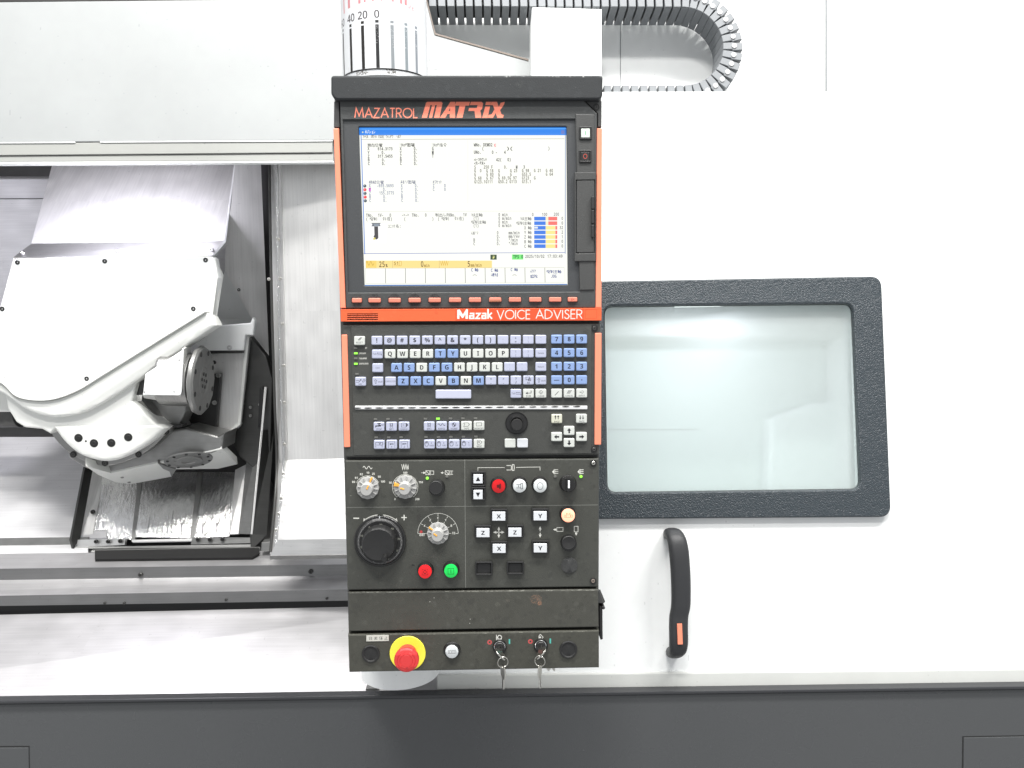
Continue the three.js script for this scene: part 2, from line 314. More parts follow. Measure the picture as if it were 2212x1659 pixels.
// ---------- lamps ----------
for (const [i, [x, y, z, power]] of LAMPS.entries()) {
  const f = new Frame(new V3(x, y, z)), t = thing('ceiling_lamp', ['white ceiling lamp outside the picture, above the machine on the left', 'white ceiling lamp outside the picture, above the control panel', 'white ceiling lamp outside the picture, above the door on the right', 'added white lamp outside the picture, nearer the viewer than the others, to reflect in the slide plates'][i], 'lamp', f);
  const dir = new V3(0, -0.75, -0.55).sub(new V3(x, y, z)).normalize(), q = new THREE.Quaternion().setFromUnitVectors(new V3(0, 0, -1), dir), m = new THREE.Matrix4().compose(f.o, q, new V3(1, 1, 1));
  putAt(t, 'lamp_housing', new RoundedBoxGeometry(1.3, 0.34, 0.08, 2, 0.01), M.lampBody, m.clone().multiply(new THREE.Matrix4().makeTranslation(0, 0, 0.047)));
  putAt(t, 'diffuser', new RoundedBoxGeometry(1.24, 0.28, 0.01, 2, 0.004), M.glow, m);
  const l = new THREE.RectAreaLight(LAMP_COLOR, power, 1.24, 0.28); l.name = 'lamp_light'; l.castShadow = true; t.add(l); l.position.copy(dir.clone().multiplyScalar(0.012)); l.quaternion.copy(q);
}

// ---------- the control panel ----------
const panel = thing('control_panel', 'upright black control panel with lit screen, orange strips and rows of keys', 'control panel', PF);
const A = document.createElement('canvas'); A.width = 2048; A.height = 1456; const ag = A.getContext('2d'); ag.fillStyle = '#888'; ag.fillRect(0, 0, 2048, 1456);
const atlasT = new THREE.CanvasTexture(A); atlasT.colorSpace = THREE.SRGBColorSpace; atlasT.anisotropy = 8;
const capMat = std({ map: atlasT, roughness: 0.38 }), capGlow = std({ map: atlasT, roughness: 0.4 });
let cellN = 0;
function cell(base, draw, w = 128, h = 104) {
  const i = cellN++, x = (i % 16) * 128, y = Math.floor(i / 16) * 104; ag.save(); ag.beginPath(); ag.rect(x, y, 128, 104); ag.clip(); ag.translate(x, y);
  ag.fillStyle = base; ag.fillRect(0, 0, 128, 104); ag.lineWidth = 5; ag.strokeStyle = ag.fillStyle = '#0b0b14'; ag.textAlign = 'center'; draw?.(ag); ag.restore();
  return [(x + 2) / 2048, 1 - (y + 102) / 1456, (x + 126) / 2048, 1 - (y + 2) / 1456];
}
function toCell(g, c) { const a = g.attributes.uv.array; for (let i = 0; i < a.length; i += 2) { a[i] = c[0] + (c[2] - c[0]) * Math.min(1, Math.max(0, a[i])); a[i + 1] = c[1] + (c[3] - c[1]) * Math.min(1, Math.max(0, a[i + 1])); } return g; }
function capBox(parent, name, x0, y0, x1, y1, w, thick, c, mat = capMat, bevel = 0.0013, r = 0.0018) {
  const a = WF.loc(x0, y1, w), b = WF.loc(x1, y0, w);
  return put(parent, name, toCell(box(WF, x0, y0, x1, y1, w, thick, bevel, r, { ext: [a.x, a.y, b.x, b.y] }), c), mat);
}
const L = (g, pts, w = 5, col = '#0b0b14') => { g.strokeStyle = col; g.lineWidth = w; g.beginPath(); pts.forEach(([x, y], i) => g[i ? 'lineTo' : 'moveTo'](x, y)); g.stroke(); };
const P = (g, pts, col = '#0b0b14') => { g.fillStyle = col; g.beginPath(); pts.forEach(([x, y], i) => g[i ? 'lineTo' : 'moveTo'](x, y)); g.fill(); };
const Tx = (g, s, x, y, h, bold = true, col = '#0b0b14') => { g.fillStyle = col; g.font = (bold ? 'bold ' : '') + h + 'px sans-serif'; g.fillText(s, x, y); };
const Ci = (g, x, y, r, w = 4, col = '#0b0b14') => { g.strokeStyle = col; g.lineWidth = w; g.beginPath(); g.arc(x, y, r, 0, 7); g.stroke(); };
const ringProf = (r, h, t = 2) => [[r, 0], [r, h - 1], [r - 1, h], [r - t, h], [r - t - 0.4, h - 2], [0, h - 2]];
// a domed or flat round cap, printed from an atlas cell
function capRound(parent, name, x, y, r, w, thick, c, mat = capMat) {
  const pts = arcPts(x, y, r, r, 0, 360, 36).slice(0, -1), a = WF.loc(x - r, y + r, w), b = WF.loc(x + r, y - r, w);
  return put(parent, name, toCell(plate(WF, pts, w, thick, { bevel: 0.0014, seg: 1, ext: [a.x, a.y, b.x, b.y], curved: true }), c), mat);
}
// socket screws, shared
const screwGeo = toCreasedNormals(new THREE.LatheGeometry([[0, -0.5], [0.32, -0.5], [0.36, 0.25], [0.82, 0.3], [1, 0.12], [1, -0.6]].map(([x, y]) => new THREE.Vector2(x + 1e-4, y)), 20).rotateX(Math.PI / 2), 0.6);
const screw = (parent, f, x, y, w, rpx, mat, name = 'screw', flat = 1) => { const s = f.s(x, y, w) * rpx; return putAt(parent, name, screwGeo, mat, place(f, x, y, w, s).multiply(new THREE.Matrix4().makeScale(1, 1, flat))); };
const sunk = (parent, f, x, y, w, r, mat) => { put(parent, 'screw_recess', lathe(f, x, y, w, [[r, 0.1], [r, 1], [r - 0.9, 1.3], [r - 1.8, 1], [r - 2.2, 0.2], [0, 0.2]], 24), M.black); screw(parent, f, x, y, w + 0.0008, r * 0.62, mat); };

put(panel, 'housing', plate(WF, [[722, 214], [1299, 213], [1292.5, 1441], [755, 1450]], -0.012, 0.11, { bevel: 0.002 }), M.dark);
{ // top cover
  const pr = new Print(WF, [714, 160, 1303, 217], 0.008, 2600, '#202325');
  for (let i = 0; i < 60; i++) { const x = 1000 + 300 * rnd(); pr.rect(x, 163 + 2.5 * rnd(), x + 1 + 4 * rnd(), 164 + 3 * rnd(), 'rgba(200,200,195,' + 0.6 * rnd() + ')'); }
  pr.stain(1123, 182, 9, 8, 'rgba(120,120,115,.10)', 60);
  for (let i = 0; i < 12; i++) pr.dot(740 + 540 * rnd(), 170 + 36 * rnd(), 0.5, 'rgba(190,190,185,.6)');
  put(panel, 'top_cover', plate(WF, [[714.7, 162.6], [1302, 162], [1302, 207], [1296, 215], [724, 215.8], [714.7, 203.7]], 0.008, 0.14, { bevel: 0.003, r: 0.002, ext: pr.ext }), pr.mat({ roughness: 0.72 }));
}
// display
const dispPr = new Print(WF, [720, 214, 1300, 667], 0, 3600, '#393b3b');
{
  const p = dispPr, O = '#f4866c';
  p.futura('MAZATROL', 766.6, 902, 234.2, 254, 2.5, O);
  const Z = (a) => a.map(([x, y]) => [702.2 + x / 3.6, 142.6 + y / 3.6]);
  p.poly(Z([[752, 403], [786, 284], [796, 278], [905, 278], [914, 288], [890, 403], [848, 403], [869, 304], [857, 304], [832, 403], [808, 403], [832, 304], [820, 304], [793, 403]]), O);
  p.poly(Z([[893, 403], [975, 278], [1012, 278], [1012, 403], [970, 403], [970, 372], [952, 372], [934, 403]]), O); p.poly(Z([[962, 350], [972, 350], [972, 322]]), '#393b3b');
  p.poly(Z([[1018, 278], [1128, 278], [1120, 308], [1092, 308], [1068, 403], [1022, 403], [1046, 308], [1010, 308]]), O);
  p.poly(Z([[1134, 278], [1218, 278], [1230, 290], [1222, 332], [1208, 346], [1216, 403], [1170, 403], [1162, 350], [1114, 350], [1120, 326], [1180, 326], [1186, 304], [1126, 304]]), O);
  p.poly(Z([[1246, 314], [1284, 314], [1264, 403], [1222, 403]]), O); p.poly(Z([[1252, 278], [1292, 278], [1286, 304], [1246, 304]]), O);
  p.poly(Z([[1294, 278], [1338, 278], [1352, 318], [1366, 286], [1398, 278], [1392, 300], [1362, 344], [1372, 376], [1390, 380], [1384, 403], [1342, 403], [1326, 366], [1306, 403], [1266, 403], [1272, 380], [1296, 376], [1318, 336], [1304, 304], [1286, 304]]), O);
  for (const [x, n] of [[771, 90], [809, 260], [852, 300], [895, 340], [939, 260], [1070, 160]]) p.stain(x, 648, 13, 13, n > 200 ? 'rgba(6,6,6,.4)' : 'rgba(24,20,12,.3)', n * 2);
  p.stain(900, 655, 160, 10, 'rgba(130,130,120,.05)', 400);
}
const disp = put(panel, 'display_unit', plate(WF, [[734, 216.5], [1260.5, 216], [1289.7, 245.4], [1286.6, 664.5], [747.5, 666]], 0, 0.022, { bevel: 0.0012, ext: dispPr.ext, holes: [{ pts: [[740.5, 258.5], [1242.5, 257], [1252, 630], [752.5, 632]], r: 0.001 }] }), dispPr.mat());
put(disp, 'bezel', plate(WF, [[738, 256], [1245, 254], [1255, 633], [750, 635]], -0.0025, 0.012, { bevel: 0.0012, holes: [{ pts: [[774, 273.5], [1224, 273], [1227, 615], [786.5, 617.5]], r: 0.002 }] }), M.bezel);
put(disp, 'side_column', plate(WF, [[1243.6, 246], [1284, 247], [1283.6, 626], [1252.6, 627]], 0.0015, 0.004, { bevel: 0.001 }), M.dark);
put(disp, 'corner_plate', plate(WF, [[1264, 218.5], [1300, 218], [1300, 274], [1291.3, 274], [1291.3, 245]], -0.004, 0.02, { bevel: 0.001 }), M.dark);
put(disp, 'left_cheek', plate(WF, [[721.5, 219], [732.5, 218.5], [734, 275], [721, 275]], -0.004, 0.02, { bevel: 0.001 }), M.dark);
sunk(disp, WF, 1287.8, 231.5, -0.004, 7, M.darkSteel);
put(disp, 'side_strip', plate(WF, [[720, 277], [731.5, 277], [746.4, 665.5], [735, 666]], 0.001, 0.03, { bevel: 0.0012 }), M.orange);
put(disp, 'side_strip', plate(WF, [[1289.8, 277], [1301, 277], [1299.3, 664.5], [1286.8, 665]], 0.001, 0.03, { bevel: 0.0012 }), M.orange);
{ // screen
  const p = new Print(WF, [774, 272, 1228, 620], -0.009, 5200, '#fbfcf4', 0), X = (x) => 768.05 + x / 8.893, Y = (y) => 263.3 + y / 8.893, X2 = (x) => 998.5 + x / 8.893, Y2 = (y) => 438.9 + y / 8.893, DK = '#2a2828', GY = '#858ca4';
  const s = (str, x, y, col = DK, right, o = {}) => p.mono(str, right ? X2(x) : X(x), Y(y), col, o.h, o.adv, o.wd, o.bold), s2 = (str, x, y, col = DK, right, o = {}) => p.mono(str, right ? X2(x) : X(x), Y2(y), col, o.h, o.adv, o.wd, o.bold);
  p.rect(770, 270, 1240, 292, '#2a86ee'); p.line([[776, 278.8], [1224, 278]], 1.6, '#64b4ff');
  p.line([[779.5, 278], [788, 549]], 1.6, '#3d78d8'); p.line([[1221.3, 278], [1221, 548]], 1.2, '#3a5fa8'); p.line([[778, 619 - 2.2], [1225, 614.5]], 2, '#2c6fc0');
  p.dot(783.5, 285.6, 1.6, '#f4f0b0'); s('ポジション', 182, 222, '#fff', 0, { adv: 4.6, wd: 1 }); p.rect(1212, 281.5, 1219.5, 289.5, '#6a7fc8');
  for (const [t, x] of [['ファイル', 130], ['表示', 292], ['設定', 432], ['ウィンドウ', 580], ['ヘルプ', 785]]) s(t, x, 312, '#8b8a86', 0, { adv: 3.1 });
  p.line([[781, 301.2], [1219, 299.8]], 0.8, '#8e8a7c');
  s('現在位置', 232, 478); s('次の距離', 852, 474, '#222'); s('次の指令', 1468, 474, '#4a4a4a');
  'XYZBC'.split('').forEach((c, i) => { const y = 543 + i * 71.3; s(c, 232 + i * 1.5, y); s(['614.3173', '0.', '317.5455', '0.', '0.'][i], [425, 500, 427, 505, 507][i], y); s(c, 850 + i, y); s('0.', 1118 + i, y); });
  'GMT'.split('').forEach((c, i) => s(c, 1468, 543 + i * 71, '#333', 0, { bold: i === 1 }));
  s('機械位置', 258, 1190, '#6b6f86'); s('残り距離', 870, 1188, '#6b6f86'); s('オフセット', 1484, 1186, '#7b7f92');
  'XYZBC'.split('').forEach((c, i) => { const y = 1254 + i * 71; if (i === 1) p.rect(X(254), Y(y - 58), X(296), Y(y + 8), '#e07be0'); s(c, 256 + i * 2, y, i === 1 ? '#7a2a8a' : GY); s(['-693.5693', '0.', '155.3775', '0.', '0.'][i], [410, 525, 455, 530, 532][i], y, GY); s(c, 870 + i * 2, y, GY); s('0.', 1138 + i * 2, y, GY);
    p.dot(X(178 + i * 2.5), Y(1232 + i * 71), 3.4, i === 1 || i === 3 ? '#f4343c' : '#44505c'); p.dot(X(170 + i * 2.5), Y(1222 + i * 71), 1, i === 1 || i === 3 ? '#ffb0b0' : '#b8c4cc'); });
  s('Z     0', 1484, 1254, GY); s('C     0', 1484, 1325, GY); p.line([[X2(108), Y(350)], [X2(108), Y2(0)]], 0.4, '#d8d8d0');
  s('WNo. DEMO2', 224, 470, DK, 1); p.rect(X2(612), Y(415), X2(648), Y(480), '#f06464'); s('3', 612, 472, '#fff', 1);
  s('(', 382, 540, DK, 1); s(')(', 846, 540, DK, 1, { adv: 7.6 }); s(')', 1648, 536, DK, 1); s('UNo.', 224, 612, DK, 1); s('0 -', 568, 612, DK, 1); s('4', 804, 612, DK, 1);
  s('パーツカウント', 230, 755, DK, 1); s('42(   0)', 652, 755, DK, 1); s('<モーダル>', 228, 825, DK, 1);
  const W9 = '#6a675c'; s('S    250 F', 230, 897, W9, 1); s('0.', 802, 897, W9, 1); s('M   3', 1030, 895, '#333', 1);
  for (const [t, x, r] of [['G  0', 230, 0], ['G 18', 460, 0], ['G', 690, 0], ['G 23', 918, 0], ['G 98', 1146, 0], ['G 21', 1376, 0], ['G 40', 1604, 0], ['G', 230, 1], ['G 80', 462, 1], ['G', 690, 1], ['G', 918, 1], ['G53.5', 1146, 1], ['G 64', 1604, 1], ['G 68', 232, 2], ['G 67', 462, 2], ['G 69.5G 97', 690, 2], ['G123', 1146, 2], ['G', 1376, 2], ['G123.1G111', 232, 3], ['G50.2 G113', 692, 3], ['G13.1', 1148, 3]]) s(t, x, 968 + r * 71 - x * 0.003, W9, 1);
  p.line([[788, Y2(162)], [1218, Y2(150)]], 0.5, '#c8c8c0');
  s2('TNo.', 200, 262, '#6a6a6a'); s2('1V-', 430, 260, '#6a6a6a'); s2('0', 652, 258, '#6a6a6a'); s2('->->', 885, 256, '#888'); s2('TNo.   0', 1080, 258, '#6a6a6a'); s2('割出しPKNo.', 1532, 258, '#6a6a6a'); s2('1V', 16, 252, '#6a6a6a', 1);
  s2('( 旋削   外径)', 200, 335, '#6a6a6a'); s2('(', 930, 332, '#777'); s2(')', 1468, 330, '#777'); s2('( 旋削   外径)', 1580, 330, '#777');
  p.rect(X(205), Y2(378), X(590), Y2(760), '#ffffff'); p.line([[X(205), Y2(378)], [X(590), Y2(378)]], 0.4, '#d8dcd4'); p.line([[X(205), Y2(378)], [X(208), Y2(750)]], 0.4, '#d0d4cc');
  const T = (a, c) => p.poly(a.map(([x, y]) => [X(x), Y2(y)]), c);
  T([[302, 382], [484, 382], [462, 412], [484, 442], [302, 446], [326, 414]], '#5c626c'); T([[340, 400], [450, 398], [446, 440], [360, 442]], '#8a96a2'); T([[358, 448], [432, 448], [438, 670], [410, 696], [384, 696], [346, 640], [364, 610]], '#3a383c'); T([[342, 670], [376, 655], [388, 690], [345, 712]], '#d8cc62');
  s2('ユニット名:', 625, 472, '#777');
  const N = '#7a7a7a'; s2('ミル主軸', 178, 256, N, 1); s2('旋削主軸', 172, 396, N, 1); s2('(1)', 214, 322, N, 1); s2('(1)', 214, 462, N, 1); s2('送り', 178, 606, N, 1); s2('B', 214, 738, N, 1); s2('C', 214, 808, N, 1);
  for (const [i, t] of ['0 min', '0 m/min', '0 min', '0 m/min'].entries()) s2(t, 695, 250 + i * 70, N, 1); for (const [i, t] of ['mm/min', 'mm/rev', '°/min', '°/min'].entries()) { s2(i ? '0.' : '0', 664, 598 + i * 69, N, 1); s2(t, 890, 598 + i * 69, N, 1); }
  s2('0', 1338, 248, N, 1); s2('100', 1530, 246, N, 1); s2('200', 1756, 242, N, 1);
  for (let i = 0; i < 7; i++) { const y = 262 + i * 88.3; p.rect(X2(1383), Y2(y), X2(1603), Y2(y + 70), '#2f78e4'); p.rect(X2(1606), Y2(y), X2(i < 2 ? 1650 : 1786), Y2(y + 70), i < 2 ? '#ffedc0' : '#ffe890'); p.rect(X2(i < 2 ? 1654 : 1790), Y2(y), X2(1826), Y2(y + 70), '#f47068'); s2(['ミル主軸', '旋削主軸', 'X 軸', 'Y 軸', 'Z 軸', 'B 軸', 'C 軸'][i], [1118, 1040, 1192, 1192, 1192, 1192, 1192][i], y + 66, N, 1); s2(['0', '0', '32', '2', '1', '0', '0'][i], i === 2 ? 1870 : 1906, y + 60, N, 1); }
  p.rect(X2(1386), Y2(452), X2(1453), Y2(488), '#e8ecec');
  p.line([[786, Y2(970)], [1220, Y2(948)]], 1, '#4a5cb4'); p.rect(X(195), Y2(1105), X2(572), Y2(1246), '#fbe08c'); p.rect(X(195), Y2(1105), X(400), Y2(1246), '#f6d468'); p.rect(X(712), Y2(1102), X(716), Y2(1246), '#8a7c54'); p.rect(X(1607), Y2(1100), X(1611), Y2(1246), '#8a7c54');
  const wav = (n, x, y, w, h) => Array.from({ length: 41 }, (_, i) => [X(x + w * i / 40), Y2(y - Math.sin(i / 40 * 6.283 * n) * h)]); p.line(wav(2, 200, 1158, 150, 38), 1, '#caa030'); p.line(Array.from({ length: 9 }, (_, i) => [X(1630 + i * 19), Y2(i % 2 ? 1195 : 1115)]), 0.9, '#d8ae30');
  const BR = '#4a3208'; s2('25', 450, 1228, BR, 0, { h: 11.5, adv: 6.8 }); s2('%', 580, 1230, BR); s2('S1', 735, 1185, '#a8842c', 0, { adv: 5.6 }); p.line([[X(736), Y2(1205)], [X(840), Y2(1205)], [X(840), Y2(1115)], [X(875), Y2(1115)], [X(885), Y2(1150)], [X(875), Y2(1205)], [X(840), Y2(1205)]], 0.8, '#d0a43c'); s2('0', 1252, 1222, BR, 0, { h: 11.5, adv: 6.8 }); s2('min', 1318, 1228, '#9a7a28'); s2('5', 100, 1218, BR, 1, { h: 11.5, adv: 6.8 }); s2('mm/min', 162, 1222, '#a08430', 1);
  p.rect(X2(542), Y2(990), X2(662), Y2(1086), '#27431f'); p.poly([[580, 1060], [590, 1035], [590, 1005], [600, 1005], [600, 1035], [610, 1030], [610, 1010], [620, 1010], [620, 1045], [605, 1068]].map(([x, y]) => [X2(x), Y2(y)]), '#e8e890');
  p.rect(X2(957), Y2(986), X2(1172), Y2(1084), '#7af07a'); s2('TPS 0', 978, 1060, '#00702c', 1, { bold: true, adv: 4.4, h: 6.8 }); s2('2025/10/02', 1208, 1052, '#666', 1, { adv: 4.25 }); s2('17:03:49', 1634, 1050, '#666', 1, { adv: 4.2 });
  for (let i = 0; i <= 10; i++) { const x = 789.5 + i * 43.05; p.line([[x, Y2(1256 - i * 1.7)], [x + 0.6, Y2(1540 - i * 1.7)]], i && i < 10 ? 0.9 : 0.4, i && i < 10 ? '#4c4c44' : '#b8bcb0'); } p.line([[789, Y2(1256)], [1219, Y2(1236)]], 0.5, '#a8a898'); p.line([[790, Y2(1546)], [1219, Y2(1522)]], 0.5, '#b4b8ac');
  const BL = '#4a548c'; for (const [t, x, y] of [['C 軸', 170, 1312], ['C 軸', 550, 1320], ['連結', 555, 1408], ['C 軸', 930, 1306], ['バリア', 1308, 1340], ['解除', 1310, 1440], ['旋削主軸', 1620, 1346], ['JOG', 1708, 1432]]) s2(t, x, y, BL, 1); for (const x of [240, 1005]) p.arc(X2(x), Y2(1420), 5, 215, 325, 0.7, '#444');
  const t = p.texture; put(disp, 'screen', plate(WF, [[776, 274.5], [1223, 273.5], [1226, 616], [785, 618.5]], -0.009, 0.003, { ext: p.ext }), std({ color: lin(0.02), roughness: 0.3, emissive: lin(1), emissiveMap: t, emissiveIntensity: 1.02 }));
}
for (const [i, [x, w]] of [[770.5, 21], [808.9, 26.4], [852.2, 26.4], [895.5, 26.4], [938.9, 26.4], [982.8, 26.4], [1026, 26.4], [1069.7, 26.4], [1112.5, 26.4], [1156.4, 26.4], [1199.4, 26.4], [1237, 20.5]].entries()) {
  const y = 648.9 - (x - 770) * 0.0046; put(disp, 'key_slot', box(WF, x - w / 2 - 1, y - 5.9, x + w / 2 + 1, y + 5.9, 0.0004, 0.002, 0.0002, 0.0006), M.black);
  capBox(disp, 'function_key', x - w / 2, y - 4.9, x + w / 2, y + 4.9, 0.0045, 0.005, cell('#cc7a66', (g) => { if (i === 11) { L(g, [[52, 30], [82, 52], [52, 74], [52, 30]], 6, '#a03826'); } if (i === 7) { g.fillStyle = 'rgba(70,60,30,.35)'; g.fillRect(10, 60, 110, 44); } }), capMat, 0.0011, 0.001);
}
for (const [n, x0, y0, x1, y1, c] of [['power_button', 1251.4, 273, 1278.6, 301, cell('#c6cec6', (g) => L(g, [[64, 30], [64, 74]], 9, '#1c8a4a'))], ['power_button', 1251, 323.7, 1277.8, 351, cell('#232424', (g) => Ci(g, 64, 52, 26, 8, '#a8483c'))]]) {
  put(disp, 'button_frame', box(WF, x0, y0, x1, y1, 0.0035, 0.004, 0.0008, 0.0008, { holes: [{ pts: R(x0 + 3.6, y0 + 4, x1 - 3.6, y1 - 4) }] }), M.black);
  capBox(disp, n, x0 + 4, y0 + 4.6, x1 - 4.2, y1 - 4.2, 0.0032, 0.004, c, capMat, 0.0006, 0.0006);
}
put(disp, 'card_slot_frame', plate(WF, [[1241.5, 372.5], [1287.5, 371.5], [1287, 564], [1241.5, 564.5]], 0.003, 0.004, { bevel: 0.0008, holes: [{ pts: [[1244, 388.6], [1285.6, 388], [1285, 547], [1244, 547.6]], r: 0.0005 }] }), M.dark);
put(disp, 'card_slot_door', plate(WF, [[1246, 390.5], [1284, 390], [1283, 545], [1245.6, 545.5]], 0.0022, 0.003, { bevel: 0.0006 }), M.dark);
for (const [x0, y0, x1, y1] of [[1277.5, 424, 1284.6, 451.5], [1277.5, 453.5, 1284, 483], [1277.5, 485.5, 1284, 513]]) put(disp, 'latch', box(WF, x0, y0, x1, y1, 0.007, 0.005, 0.001, 0.0015), M.rubber);
// orange bar with the loudspeaker slots
{
  const p = new Print(WF, [733, 662, 1301, 696], 0.004, 3600, '#d25a32', 0.3); p.rect(984, 667.4, 1262, 693.6, '#c84a26'); p.line([[735, 671.5], [1300, 668]], 0.7, '#b4441f');
  p.futura('VOICE', 1074, 1145.5, 670, 689, 2.1, '#d2cdca'); p.futura('ADVISER', 1158, 1258, 669.5, 688.4, 2.1, '#d2cdca');
  const W = '#d6d2ce', Z = (a) => a.map(([x, y]) => [702.2 + x / 3.6, 427.9 + y / 3.6]);
  p.poly(Z([[1028, 940], [1028, 868], [1048, 866], [1072, 905], [1098, 864], [1112, 864], [1112, 940], [1092, 940], [1092, 905], [1074, 934], [1066, 934], [1046, 906], [1046, 940]]), W);
  p.line(Z([[1126, 898], [1156, 898], [1156, 936], [1126, 936], [1126, 916], [1156, 916]]), 3.4, W); p.line(Z([[1172, 898], [1206, 898], [1174, 936], [1208, 936]]), 3.4, W); p.line(Z([[1222, 898], [1250, 898], [1250, 936], [1222, 936], [1222, 916], [1250, 916]]), 3.4, W); p.line(Z([[1268, 862], [1268, 940]]), 3.6, W); p.line(Z([[1298, 892], [1274, 914], [1300, 940]]), 3.4, W);
  p.line(Z([[2026, 868], [2112, 866], [2112, 936], [2026, 938], [2026, 868]]), 0.7, '#a83c1a');
  for (let i = 0; i < 40; i++) p.line([[740 + 550 * rnd(), 669 + 24 * rnd()], [740 + 550 * rnd(), 669 + 24 * rnd()]].map(([x, y], j, a) => j ? [a[0][0] + 14 * rnd(), a[0][1] + 2 * rnd()] : [x, y]), 0.35, 'rgba(120,40,10,.25)');
  const slots = [0, 1, 2, 3].map((i) => ({ pts: R(749.6, 677.3 + i * 3.9, 816.6, 679.5 + i * 3.9) }));
  const bar = put(panel, 'speaker_bar', plate(WF, [[735.4, 668.2], [1299.5, 665], [1299.2, 692.2], [736, 694.6]], 0.004, 0.04, { bevel: 0.0003, ext: p.ext, holes: slots }), p.mat({ bumpScale: 0.0001, roughness: 0.42 }));
  put(bar, 'speaker_back', box(WF, 747, 675, 819, 693.5, -0.006, 0.004), M.black);
}
// keyboard unit
const kbPr = new Print(WF, [736, 696, 1300, 990], 0, 3200, '#3a3b38');
{
  const p = kbPr, W = '#c9c9c2'; const S = (t, x, y) => p.text(t, 724.2 + x / 7.2, 691.2 + y / 7.2, 3.4, W, { align: 'left', bold: true, base: 1, sx: 0.86 });
  S('ET', 466, 450); S('I READY', 370, 531); S('? ALARM', 370, 612); S('CAPSLOCK', 372, 694);
}
const kb = put(panel, 'keyboard_unit', plate(WF, [[737.5, 701], [1297.5, 698], [1295, 983], [744.8, 988]], 0, 0.024, { bevel: 0.0025, ext: kbPr.ext }), kbPr.mat());
put(kb, 'key_field', plate(WF, [[758, 704.5], [1278, 702], [1277.5, 979.5], [764, 983.5]], 0.0012, 0.003, { bevel: 0.0006, r: 0.001, ext: kbPr.ext }), kb.material);
put(kb, 'side_strip', plate(WF, [[737.4, 723], [749.8, 723], [756.2, 966], [743, 966.4]], 0.0025, 0.01, { bevel: 0.001, r: 0.0008 }), M.orange);
put(kb, 'side_strip', plate(WF, [[1285.5, 719.4], [1299.6, 719.2], [1298.6, 961], [1284.4, 961]], 0.0025, 0.01, { bevel: 0.001, r: 0.0008 }), M.orange);
sunk(kb, WF, 1284.3, 709, 0.0005, 7, M.darkSteel); sunk(kb, WF, 1283.3, 970.8, 0.0005, 7, M.darkSteel);
